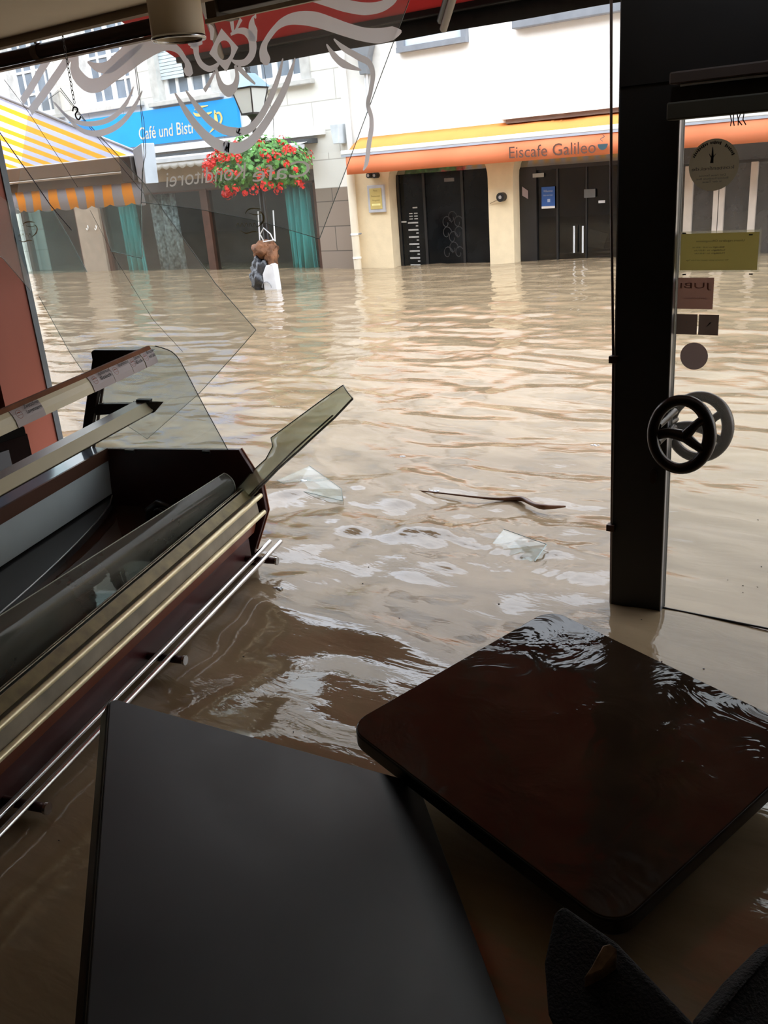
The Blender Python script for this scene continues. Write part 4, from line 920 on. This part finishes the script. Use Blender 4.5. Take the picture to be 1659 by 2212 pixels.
# right building
XR0, R1a, R1b, R2a, R2b = XL, fx(846, 500), fx(1056, 470), fx(1061, 500), fx(1110, 500)
D2L, D2R = R2b, fx(1345, 470) + .35
zt1, zt2 = 1.335, 1.32
YR = 12.22
rw = MB()
rw.box((XL, YF, 1.50), (9, YF + .3, 8)); rw.box((XL, YF, -.9), (R1a, YR, 1.55)); rw.box((R1b, YF, -.9), (R2b, YR, 1.55)); rw.box((D2R, YF, -.9), (D2R + .28, YR, 1.55))
rw.box((R1a, YF, 1.46), (R1b, YR, 1.56)); rw.box((R2b, YF, 1.46), (D2R, YR, 1.56)); rw.box((2.4, YF, -.9), (9, YR, 1.55))
# rounded upper corners of the openings
for x0, sgn in ((R1a, 1), (R1b, -1), (R2b, 1), (D2R, -1)):
    pts = [(x0, YF, 1.50)] + [(x0 + sgn * .22 * (1 - math.sin(a)), YF, 1.50 - .30 * (1 - math.cos(a))) for a in [PI / 2 * k / 6 for k in range(7)]]
    rw.prism(pts, (0, YR - YF, 0))
rb = MB(); rb.v, rb.f, rb.sm = rw.v, rw.f, rw.sm
# cream below, white above: two structures
low = MB(); low.box((XL, YF, -.9), (R1a, YR, 1.50)); low.box((R1b, YF, -.9), (R2b, YR, 1.50)); low.box((D2R, YF, -.9), (D2R + .28, YR, 1.5)); low.box((2.4, YF, -.9), (9, YR, 1.5))
for x0, sgn in ((R1a, 1), (R1b, -1), (R2b, 1), (D2R, -1)):
    pts = [(x0, YF, 1.50)] + [(x0 + sgn * .18 * (1 - math.sin(a)), YF, 1.50 - .32 * (1 - math.cos(a))) for a in [PI / 2 * k / 6 for k in range(7)]]
    low.prism(pts, (0, YR - YF, 0))
low.build('wall_opposite_arcade', M_cream, kind='structure')
MB().box((XL, YF, 1.50), (9, YF + .3, 8)).build('wall_opposite_right', M_white, kind='structure')
# right building doors
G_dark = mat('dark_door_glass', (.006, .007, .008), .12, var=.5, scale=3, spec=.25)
G_dim = glass('dim_door_glass', (.40, .42, .42), .05, haze=.10, hazecol=(.2, .2, .18), hscale=1.2)
d1 = thing('door_2', None, None, ((R1a + R1b) / 2, YR, 0)); d1['kind'] = 'structure'
MB().box((R1a, YR, 1.30), (R1b, YR + .02, 1.50)).build('transom', mat('transom_reflective', (.30, .30, .28), .05, metal=.8, var=.1), d1)
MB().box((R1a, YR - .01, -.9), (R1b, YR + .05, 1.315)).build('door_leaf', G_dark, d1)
f = MB(); xm = R1a + .48
for x_ in (R1a + .02, xm, R1b - .55): f.box((x_, YR - .03, -.9), (x_ + .04, YR, 1.31))
f.build('door_frame', mat('near_black_frame', (.018, .017, .017), .4), d1)
nt_ = MB()
for k in range(7):
    z_ = .60 - k * .105; nt_.box((xm - .30, YR - .02, z_), (xm - .12, YR - .012, z_ + .022))
    nt_.box((xm - .16, YR - .02, z_ - .045), (xm - .12, YR - .012, z_ - .028))
for k in range(6): nt_.box((xm - .27 + (k % 2) * .09, YR - .02, .66 + (k // 2) * .04), (xm - .21 + (k % 2) * .09, YR - .012, .675 + (k // 2) * .04))
nt_.box((xm - .42, YR - .02, .62), (xm - .33, YR - .012, .64)); nt_.box((xm - .20, YR - .02, .82), (xm - .12, YR - .012, .84)); nt_.build('price_list', mat('grey_white_letters', (.45, .45, .44), .6), d1)
MB().box((xm + .38, YR - .02, 1.17), (xm + .55, YR - .012, 1.22)).build('label_plate', mat('dim_plate', (.15, .15, .16), .5), d1)
sc_ = MB()
for k in range(9):
    c = Vector((xm + .38 + .10 * (k % 3), YR - .013, .15 + .22 * (k // 3) + .07 * (k % 2))); P = [c + Vector((.09 * math.cos(a) * (1 - a / 9), 0, .11 * math.sin(a) * (1 - a / 9))) for a in [k2 * .5 for k2 in range(14)]]
    sc_.tube(P, .006, 5)
sc_.build('scroll_ornament', mat('faint_scroll', (.028, .026, .026), .5), d1)
d2 = thing('door_3', None, None, ((D2L + D2R) / 2, YR, 0)); d2['kind'] = 'structure'
MB().box((D2L, YR + .02, -.9), (D2R, YR + .03, 1.27)).build('door_glass', G_dim, d2)
MB().box((D2L, YR, 1.27), (D2R, YR + .02, 1.50)).build('transom', MATS['transom_reflective'], d2)
f = MB(); f.box((D2L, YR - .02, -.9), (D2L + .26, YR + .04, 1.27)); f.box((D2L + .55, YR, -.9), (D2L + .58, YR + .03, 1.27)); f.box((D2L + .98, YR + .0, -.9), (D2L + 1.0, YR + .03, 1.27)); f.box((D2L, YR - .01, 1.24), (D2R, YR + .04, 1.29))
f.build('door_frame', MATS['near_black_frame'], d2)
for u in (1240, 1259):
    a = onY(u, 488, YR - .06); b = onY(u + 1, 546, YR - .06); MB().tube([(a.x, YR - .06, a.z), (a.x, YR - .06, b.z)], .013, 10).build('door_handle', M_alu, d2)
def plate(x0, x1, z0, z1, m, name, par, y=YR - .022): return MB().box((x0, y, z0), (x1, y + .006, z1)).build(name, m, par)
a = onY(1171, 404, YR); b = onY(1200, 449, YR)
bp_ = plate(a.x, b.x, b.z, a.z, mat('blue_poster', (.035, .12, .42), .5), 'blue_poster', d2)
tb = MB(); add_text(tb, 'Willkommen', (a.x + .03, YR - .0235, a.z - .07), (1, 0, 0), (0, 0, 1), width=(b.x - a.x) - .06, height=.03, ext=0); add_text(tb, 'bitte eintreten', (a.x + .03, YR - .0235, a.z - .12), (1, 0, 0), (0, 0, 1), width=(b.x - a.x) - .06, height=.022, ext=0)
tb.box((a.x + .09, YR - .026, (a.z + b.z) / 2 - .06), (a.x + .13, YR - .022, (a.z + b.z) / 2 - .02)); tb.build('poster_print', mat('pale_blue_print', (.45, .55, .75), .6), d2)
plate(a.x, b.x, b.z - .002, b.z + .028, M_white, 'poster_footer', d2, YR - .024)
a = onY(1152, 375, YR); b = onY(1176, 382, YR); plate(a.x, b.x, b.z, a.z, mat('pale_grey_plate', (.40, .42, .40), .5), 'sign_plate', d2)
a = onY(1263, 409, YR); b = onY(1287, 426, YR); plate(a.x, b.x, b.z, a.z, mat('dim_plate2', (.16, .17, .18), .5), 'notice', d2)
a = onY(1294, 433, YR); b = onY(1308, 438, YR); plate(a.x, b.x, b.z, a.z, M_alu, 'label_strip', d2)
a = onY(1128, 403, YR - .03); MB().prism([(a.x, YR - .035, a.z), (a.x + .09, YR - .035, a.z - .06), (a.x + .09, YR - .035, a.z - .17), (a.x, YR - .035, a.z - .12)], (0, .006, 0)).build('tilted_card', mat('lilac_card', (.40, .33, .36), .6), d2)
a = onY(1270, 500, YR); MB().prism([(a.x, YR + .05, a.z + .03), (a.x + .27, YR + .05, a.z - .04), (a.x + .2, YR + .05, a.z - .24), (a.x - .06, YR + .05, a.z - .2)], (0, .02, 0)).build('cardboard_sheet', mat('cardboard', (.42, .33, .25), .8), None, label='pale cardboard sheet behind the opposite glass door handles', cat='cardboard')
# shop windows seen through our door glass
w = thing('window_7', None, None, (-2.5, YR, 0)); w['kind'] = 'structure'
G_w7 = glass('dusty_window_glass', (.34, .33, .36), .10, haze=.45, hazecol=(.27, .25, .24), hscale=4, hz_min=.5)
MB().box((D2R + .28, YR, -.9), (2.4, YR + .01, 1.50)).build('window_glass', G_w7, w)
f = MB()
for u, v, ww in ((1478, 420, .10), (1538, 440, .07), (1549, 440, .07), (1620, 400, .08)):
    x_ = fx(u, v); f.box((x_ - ww / 2, YR - .05, -.9), (x_ + ww / 2, YR, 1.16))
for x_ in (-1.6, -.6, .6, 1.6): f.box((x_, YR - .05, -.9), (x_ + .08, YR, 1.16))
f.build('window_mullion', mat('beige_mullion', (.58, .50, .44), .6), w)
MB().box((D2R + .28, YR - .03, 1.155), (2.4, YR, 1.19)).build('window_rail', MATS['near_black_frame'], w)

# orange awning of the ice cream cafe
YA = 11.6; oa = thing('orange_awning', 'long orange awning with printed valance in front of the ice cream cafe', 'awning', (-4, YA, 1.6))
xA = onY(742, 330, YA).x; XA1 = 2.2
M_or = translucent('orange_awning_cloth', (1.0, .36, .18), .3); M_or2 = translucent('orange_canopy_cloth', (.95, .40, .12), .30)
g = []
for k in range(90):
    x = xA + .05 + (XA1 - xA - .05) * k / 89
    g.append([(x, YF - .01, 1.88), (x, (YF + YA) / 2, 1.80 + .012 * math.sin(x * 4.1) + .008 * math.sin(x * 9)), (x, YA + .06, 1.71)])
MB().sheet(g, (0, 0, -.004)).build('canopy', M_or2, oa)
MB().box((xA - .02, YA - .05, 1.655), (XA1, YA + .06, 1.715)).build('front_bar', mat('white_front_bar', (.82, .83, .85), .4, var=.03), oa, bevel=.01)
MB().box((xA - .02, YA - .045, 1.625), (XA1, YA + .05, 1.655)).build('front_bar_lip', mat('blue_grey_bar_lip', (.42, .45, .52), .4, var=.03), oa)
g = []
for k in range(120):
    x = xA + .06 + (XA1 - xA - .06) * k / 119; g.append([(x, YA - .035, 1.63), (x, YA - .035 + .010 * math.sin(x * 5.3), 1.50), (x, YA - .035 + .014 * math.sin(x * 5.3 + .4), 1.375)])
MB().sheet(g, (0, .004, 0)).build('valance', M_or, oa)
tb = MB(); a = onY(1100, 343, YA - .055); b = onY(1287, 331, YA - .055)
add_text(tb, 'Eiscafe Galileo', (a.x, YA - .055, a.z + .005), (1, 0, -(a.z - b.z) / (b.x - a.x)), (0, 0, 1), width=b.x - a.x, height=.145, ext=.001)
tb.build('lettering', mat('brown_letters', (.10, .045, .03), .7), oa, label='brown lettering Eiscafe Galileo')
tb = MB(); a = onY(1291, 311, YA - .056); b = onY(1313, 311, YA - .056); r_ = (b.x - a.x) / 2; c = (a + b) / 2
tb.prism([c + Vector((r_ * math.cos(t), 0, -r_ * 1.05 * math.sin(t))) for t in [PI * k / 12 for k in range(13)]], (0, .001, 0))
tb.ribbon([c + Vector((.0, 0, .03)), c + Vector((-.03, 0, .06)), c + Vector((.02, 0, .085)), c + Vector((-.01, 0, .11))], [.004, .008, .008, .002], (0, -1, 0), .001)
tb.build('bowl_drawing', mat('dark_teal_print', (.03, .07, .09), .7), oa)
for x_ in (xA + .3, -4.6, -1.5, 1.4): MB().tube([(x_, YF, 1.83), (x_ + .0, YF - .2, 1.72), (x_, YA + .04, 1.68)], .02, 8).build('arm', M_alu, oa)
# white hood above the awning at right
hd = thing('awning_hood', 'white sheet metal hood with underside shade coloured brown above the orange awning', 'hood', (-4, YF, 1.9))
a = onY(1078, 255, YF - .12)
MB().box((a.x, YF - .16, 1.915), (XA1, YF, 1.96)).build('top_sheet', M_white, hd); MB().box((a.x + .1, YF - .12, 1.86), (XA1, YF, 1.913)).build('underside', mat('brown_shadow_box', (.16, .11, .09), .7), hd)  # brown box puts the shade under the white hood into colour
# windows upstairs on the right building
w = thing('window_8', None, None, (-7.1, YF, 2.95)); w['kind'] = 'structure'
MB().box((-7.66, YF - .10, 2.93), (-6.54, YF + .05, 3.0)).box((-7.66, YF - .08, 3.0), (-7.54, YF + .05, 4.2)).box((-6.62, YF - .08, 3.0), (-6.54, YF + .05, 4.2)).build('window_frame', M_zinc, w)
MB().box((-7.54, YF - .03, 3.0), (-6.62, YF - .02, 4.2)).build('window_glass', mat('pale_blue_pane', (.55, .62, .68), .1), w)
w = thing('window_9', None, None, (-5, YF, 3.0)); w['kind'] = 'structure'
MB().box((-5.84, YF - .12, 2.985), (-3.9, YF, 3.10)).build('window_sill', M_zinc, w, bevel=.01); MB().box((-5.8, YF - .02, 3.10), (-3.94, YF + .01, 4.4)).build('window_glass', MATS['pale_blue_pane'], w)
# downpipe with hopper
dp = thing('downpipe', 'cream downpipe running down the joint between the two facades', 'pipe', (-8.66, YF - .08, 0))
MB().tube([(-8.64, YF - .09, -.5), (-8.64, YF - .09, 1.42)], .062, 14).build('lower_pipe', mat('cream_pipe', (.78, .70, .55), .5, var=.05), dp)
MB().tube([(-8.64, YF - .09, 1.40), (-8.62, YF - .06, 1.7), (-8.66, YF - .06, 5)], .045, 14).build('upper_pipe', M_white, dp)
for z_ in (.12, .48): MB().tube([(-8.64, YF - .09, z_), (-8.64, YF - .09, z_ + .03)], .07, 14).build('collar', M_white, dp)
a = onY(768, 521, YF - .15); MB().tube([(-8.74, YF - .09, .48), (-8.52, YF - .09, .50)], .012, 6).build('clamp', M_zinc, dp)
hp = thing('rainwater_hopper', 'grey rainwater hopper with thin pipe high on the white facade', 'pipe', (-8.22, YF - .1, 2.7))
MB().prism([(-8.45, YF - .14, 3.10), (-8.05, YF - .14, 3.12), (-8.12, YF - .14, 2.95), (-8.17, YF - .14, 2.72), (-8.29, YF - .14, 2.72), (-8.31, YF - .14, 2.92)], (0, .13, 0)).build('hopper', M_zinc, hp, bevel=.01)
MB().tube([(-8.23, YF - .06, 2.74), (-8.25, YF - .05, 2.2), (-8.27, YF - .05, 1.9)], .03, 8).build('thin_pipe', M_alu, hp)
# notice board, spot lamps, wall lamp
nb = thing('notice_board', 'grey framed yellow notice board on the cream pillar by the downpipe', 'notice board', (-8.25, YF, 1))
a = onY(793, 401, YF - .03); b = onY(833, 458, YF - .03)
MB().box((a.x, YF - .04, b.z), (b.x, YF, a.z)).build('frame', mat('pale_grey_frame', (.50, .51, .55), .4), nb, bevel=.006)
MB().box((a.x + .045, YF - .046, b.z + .05), (b.x - .045, YF - .04, a.z - .045)).build('poster', mat('yellow_ochre_poster', (.58, .46, .16), .5, var=.08), nb)
tb = MB(); w_ = (b.x - a.x) - .13
for t_, dz, ww in (('Pizza', -.09, .4), ('Restaurant', -.17, .9), ('Mittagstisch', -.23, .8)): add_text(tb, t_, (a.x + .065 + w_ * (1 - ww) / 2, YF - .0465, a.z + dz), (1, 0, 0), (0, 0, 1), width=w_ * ww, height=.025, ext=.0005)
tb.build('poster_print', mat('olive_print', (.25, .19, .06), .6), nb)
MB().box((a.x + .075, YF - .048, b.z + .10), (b.x - .075, YF - .046, b.z + .13)).build('poster_strip', mat('pale_yellow_strip', (.85, .78, .35), .5), nb)
for u, lb in ((797, 'left one of two small dark spotlights under the orange awning'), (810, 'right one of two small dark spotlights under the orange awning')):
    p = onY(u, 379, YF - .08); t = thing('spotlight', lb, 'lamp', p, 'pair of spotlights above the notice board')
    MB().tube([(p.x, YF - .01, p.z), (p.x, YF - .10, p.z)], .042, 14).build('housing', M_black, t); MB().tube([(p.x, YF - .105, p.z), (p.x, YF - .108, p.z)], .022, 10).build('lens', mat('lens_grey', (.35, .33, .32), .3), t)
p = onY(1081, 426, YF - .08); t = thing('round_wall_lamp', 'round black wall lamp on the pillar between the two cafe doors', 'lamp', p)
MB().tube([(p.x, YF, p.z), (p.x, YF - .09, p.z)], .062, 20).build('housing', M_black, t, bevel=.008); MB().tube([(p.x, YF - .092, p.z), (p.x, YF - .097, p.z)], .024, 12).build('lens', MATS['lens_grey'], t)
MB().tube([(p.x - .05, YF - .05, p.z - .03), (p.x - .2, YF - .02, p.z - .08)], .006, 5).build('cable', mat('tan_cable', (.35, .25, .15), .6), t)

# ------------------------------------------------------------------ striped awning (left, our side of the street)
YS = 5.5; xr = -6.13; xl_ = -11.2
sa = thing('striped_awning', 'yellow and white striped awning with scalloped valance at the far left', 'awning', (-8.5, 4.2, 1.6))
M_sf = translucent('yellow_white_canopy', (.86, .87, .99), .66, stripes=(0, .25, (1.0, .70, .20))); M_sv = translucent('yellow_white_valance', (.62, .63, .68), .55, stripes=(0, .25, (1.0, .58, .08)))
g = []
for k in range(60):
    x = xl_ + (xr - xl_) * k / 59; g.append([(x, 2.74, 2.62), (x, 4.1, 2.15 - .01 * math.sin(k)), (x, YS - .02, 1.675)])
MB().sheet(g, (0, 0, .004)).build('canopy', M_sf, sa)
M_bar = mat('taupe_awning_bar', (.28, .235, .19), .5, var=.08)
MB().box((xl_, YS - .10, 1.555), (xr + .02, YS + .02, 1.665)).build('front_bar', M_bar, sa, bevel=.008)
MB().box((xl_, YS - .11, 1.535), (xr - .1, YS - .09, 1.548)).build('bar_lip', mat('pale_taupe_lip', (.45, .40, .33), .5), sa)
MB().box((xl_, YS - .06, 1.46), (xr, YS + .0, 1.535)).build('valance_holder', mat('brown_valance_holder', (.13, .105, .08), .6), sa)
g = []; n_ = int((xr - xl_) / .25 * 16)
for k in range(n_ + 1):
    x = xl_ + (xr - xl_) * k / n_; ph = ((x / .25 + .2) % 1); g.append([(x, YS - .03, 1.47), (x, YS - .03 + .01 * math.sin(x * 7), 1.38), (x, YS - .03 + .015 * math.sin(x * 7 + 1), 1.30 - .028 * math.sin(PI * ph))])
MB().sheet(g, (0, .004, 0)).build('valance', M_sv, sa)
MB().box((xr - .10, YS - .14, 1.47), (xr + .04, YS - .02, 1.66)).build('arm_joint', mat('dark_arm_joint', (.06, .05, .045), .5), sa, bevel=.01)
MB().prism([(xr + .05, YS - .11, 1.71), (xr + .17, YS - .11, 1.75), (xr + .15, YS - .11, 1.44), (xr + .06, YS - .11, 1.46)], (0, .14, 0)).build('end_cap', mat('pale_blue_end_cap', (.50, .55, .62), .5), sa, bevel=.006)
MB().tube([(xr, 2.74, 2.625), (xr, YS, 1.685)], .012, 8).build('hem', mat('grey_hem', (.35, .34, .36), .6), sa)

# red awning with black valance over our own window
YB = 4.0; ra = thing('red_awning', 'red awning with black valance hanging over the shop window outside', 'awning', (-1.5, 3.4, 2.0))
xb0 = -1.005 * YB; xb1 = 3.0
a = onY(388, 128, YB); zb = onY(390, 168, YB).z
M_red = translucent('red_awning_cloth', (.50, .075, .08), .35)
MB().prism([(xb0, 2.72, 2.62), (xb0, YB, a.z + .0), (xb0, YB, a.z + .006), (xb0, 2.72, 2.626)], (xb1 - xb0, 0, 0)).build('canopy', M_red, ra)
MB().box((xb0, YB - .02, a.z - .02), (xb1, YB + .05, a.z + .03)).build('front_bar', M_black, ra, bevel=.006)
M_bv = mat('black_valance_cloth', (.012, .011, .010), .75, var=.4, scale=20)
g = []
for k in range(200):
    x = xb0 + (xb1 - xb0) * k / 199; g.append([(x, YB + .02, a.z), (x, YB + .02 + .006 * math.sin(x * 9), (a.z + zb) / 2), (x, YB + .02 + .01 * math.sin(x * 9), zb)])
MB().sheet(g, (0, .004, 0)).build('valance', M_bv, ra)
M_arm = mat('dull_grey_arm', (.24, .22, .21), .45)
b1 = onY(958, 62, YB - .1); MB().tube([b1, b1 + Vector((.85, -1.0, .42))], .018, 8).build('folding_arm', M_arm, ra); MB().tube([b1 + Vector((-.01, 0, .035)), b1 + Vector((.84, -1.0, .455))], .02, 8).build('folding_arm', M_black, ra)
b1 = onY(478, 122, YB - .1); MB().tube([b1, b1 + Vector((.75, -1.0, .42))], .016, 8).build('folding_arm', M_arm, ra); MB().tube([b1 + Vector((-.01, 0, .04)), b1 + Vector((.74, -1.0, .46))], .02, 8).build('folding_arm', M_black, ra)

# ------------------------------------------------------------------ street lantern, flower ball, debris on the post
YP = 10.0; pb = onZ(588, 612, 0); YP = pb.y; XP = pb.x
ln = thing('street_lantern', 'old fashioned street lantern on a dark post behind the flower basket', 'street lamp', (XP, YP, -.8))
lt = onY(535, 192, YP).z; lb_ = onY(540, 247, YP).z
MB().tube([(XP, YP, -.8), (XP, YP, 1.0), (XP, YP, lb_ - .12)], [.05, .045, .03], 12).build('post', M_black, ln)
MB().lathe((XP, YP, 0), [(.02, lb_ - .16), (.05, lb_ - .12), (.03, lb_ - .08), (.06, lb_ - .03), (.10, lb_)], 16).build('collar', M_black, ln)
q = MB()
for sx in (-1, 1):
    for sy in (-1, 1): q.tube([(XP + .10 * sx, YP + .10 * sy, lb_), (XP + .17 * sx, YP + .17 * sy, lt)], .010, 6)
q.box((XP - .11, YP - .11, lb_ - .01), (XP + .11, YP + .11, lb_ + .015)); q.box((XP - .18, YP - .18, lt - .01), (XP + .18, YP + .18, lt + .012)); q.build('lantern_frame', M_black, ln)
MB().prism([(XP - .10, YP - .10, lb_ + .015), (XP + .10, YP - .10, lb_ + .015), (XP + .10, YP + .10, lb_ + .015), (XP - .10, YP + .10, lb_ + .015)], (0, 0, .001)).build('lantern_floor', M_black, ln)
gl_ = MB()
for i in range(4):
    c4 = [(-1, -1), (1, -1), (1, 1), (-1, 1)]; p_, n_ = c4[i], c4[(i + 1) % 4]
    gl_.add([(XP + .10 * p_[0], YP + .10 * p_[1], lb_ + .01), (XP + .10 * n_[0], YP + .10 * n_[1], lb_ + .01), (XP + .168 * n_[0], YP + .168 * n_[1], lt - .01), (XP + .168 * p_[0], YP + .168 * p_[1], lt - .01)], [(0, 1, 2, 3)])
gl_.build('lantern_glass', translucent('frosted_lantern_glass', (.95, .97, .96), .4), ln)
rf = MB(); r0 = .20
rf.add([(XP - r0, YP - r0, lt + .01), (XP + r0, YP - r0, lt + .01), (XP + r0, YP + r0, lt + .01), (XP - r0, YP + r0, lt + .01), (XP - .07, YP - .07, lt + .18), (XP + .07, YP - .07, lt + .18), (XP + .07, YP + .07, lt + .18), (XP - .07, YP + .07, lt + .18)],
       [(3, 2, 1, 0), (4, 5, 6, 7), (0, 1, 5, 4), (1, 2, 6, 5), (2, 3, 7, 6), (3, 0, 4, 7)]); rf.build('lantern_roof', mat('blue_grey_roof', (.20, .30, .42), .35), ln)
MB().lathe((XP, YP, 0), [(.05, lt + .18), (.03, lt + .22), (.045, lt + .25), (0, lt + .30)], 14).build('finial', M_black, ln)
fb_ = thing('flower_basket', 'round hanging basket of red geraniums on the lantern post', 'flower basket', onY(560, 370, YP))
fc = onY(562, 365, YP); RX, RZ = .72, .40
MB().lathe((fc.x, fc.y, 0), [(0, fc.z - .22), (.25, fc.z - .18), (.38, fc.z - .05), (.40, fc.z)], 20).build('bowl', M_black, fb_)
M_leaf = mat('geranium_leaf', (.085, .25, .04), .6, var=.5, scale=9); lf = MB(); rnd = random.Random(3)
for k in range(2600):
    th = rnd.uniform(0, 2 * PI); ph = math.acos(rnd.uniform(-1, 1)); rr_ = rnd.uniform(.55, 1.0)
    dx, dy, dz = math.sin(ph) * math.cos(th), math.sin(ph) * math.sin(th), math.cos(ph)
    if dz < -.75: continue
    wob = 1 + .16 * noise.noise(Vector((dx * 2.5, dy * 2.5, dz * 2.5)))
    c = Vector((fc.x + dx * RX * rr_ * wob, fc.y + dy * RX * rr_ * wob, fc.z + .02 + dz * RZ * rr_ * wob))
    nrm = Vector((dx + rnd.uniform(-.6, .6), dy + rnd.uniform(-.6, .6), dz + .4 + rnd.uniform(-.6, .6))).normalized(); x = nrm.orthogonal().normalized(); y = nrm.cross(x); s_ = rnd.uniform(.022, .045)
    lf.add([c + (x * math.cos(a) + y * math.sin(a)) * s_ + nrm * (.012 if i % 2 else 0) for i, a in enumerate([2 * PI * i / 6 for i in range(6)])], [(0, 1, 2, 3, 4, 5)])
lf.build('foliage', M_leaf, fb_)
M_fl = mat('red_geranium_petal', (.80, .035, .025), .6, var=.3, scale=30)
for k in range(78):
    th = rnd.uniform(0, 2 * PI); dz = rnd.uniform(-.8, .75); ph = math.acos(dz)
    if k < 60: th = rnd.uniform(-PI, 0)
    dx, dy = math.sin(ph) * math.cos(th), math.sin(ph) * math.sin(th)
    c = Vector((fc.x + dx * RX * 1.04, fc.y + dy * RX * 1.04, fc.z + .02 + dz * RZ * 1.05)); fm = MB(); cr_ = rnd.uniform(.035, .062)
    for j in range(16):
        o_ = Vector((rnd.gauss(0, 1), rnd.gauss(0, 1), rnd.gauss(0, 1))).normalized() * cr_; nrm = o_.normalized(); x = nrm.orthogonal().normalized(); y = nrm.cross(x); s_ = rnd.uniform(.014, .024)
        fm.add([c + o_ + (x * math.cos(a) + y * math.sin(a)) * s_ + nrm * .006 * (i % 2) for i, a in enumerate([2 * PI * i / 5 for i in range(5)])], [(0, 1, 2, 3, 4)])
    fm.build('blossom', M_fl, fb_)
XD = XP + .17
# debris caught on the post
z0 = wz(XD, YP - .25)
MB().blob((XD - .06, YP - .28, .13), (.19, .16, .27), 4, .35, 2.6, 3).build('garbage_bag', mat('shiny_black_bag', (.03, .032, .038), .3, var=.4, scale=12, bump=.9, bscale=14), None, label='crumpled black plastic bag caught on the lantern post in the water', cat='bag')
wbg = MB(); a = onY(590, 612, YP - .42); 
wbg.prism([(XD + .04, YP - .42, -.08), (XD + .26, YP - .40, -.08), (XD + .24, YP - .40, .30), (XD + .20, YP - .41, .32), (XD + .17, YP - .41, .29), (XD + .12, YP - .42, .30), (XD + .05, YP - .43, .18)], (0, .10, 0))
o = wbg.build('paper_bag', mat('white_paper_bag', (.72, .74, .78), .7), None, bevel=.008, label='white paper carrier bag leaning on the black bag at the post', cat='bag')
MB().tube([(XD + .02 + .085 * (1 - math.cos(t)), YP - .435, .0 + .08 * math.sin(t)) for t in [PI * k / 10 for k in range(11)]], .006, 6).build('handle', mat('grey_cord', (.25, .25, .27), .6), o)
cl_ = MB(); cl_.blob((XD - .02, YP - .24, .50), (.20, .14, .12), 3, .4, 3.2, 9); cl_.blob((XD + .10, YP - .26, .40), (.10, .09, .19), 3, .35, 3, 21); cl_.blob((XD - .14, YP - .26, .40), (.05, .06, .14), 3, .4, 3, 33)
cl_.build('brown_cloth', mat('rust_brown_cloth', (.19, .085, .04), .8, var=.6, scale=9, bump=.6, bscale=25), None, label='rust brown rag draped on top of the black bag', cat='cloth')
wr = thing('bent_wire_chair', 'bent wire chair frame poking up above the brown rag at the post', 'chair', (XD, YP - .2, .5))
MB().tube([(XD + .02, YP - .25, .55), (XD - .05, YP - .27, .70), (XD + .02, YP - .26, .78), (XD + .12, YP - .25, .70), (XD + .16, YP - .25, .62)], .009, 8).tube([(XD + .02, YP - .3, .60), (XD + .20, YP - .28, .62)], .010, 8).build('wire_frame', M_alu, wr)
MB().tube([(XD + .19, YP - .25, .6), (XD + .175, YP - .2, 1.0)], .010, 8).tube([(XD - .09, YP - .25, .55), (XD - .10, YP - .2, 1.0)], .009, 8).build('leg', M_alu, wr)
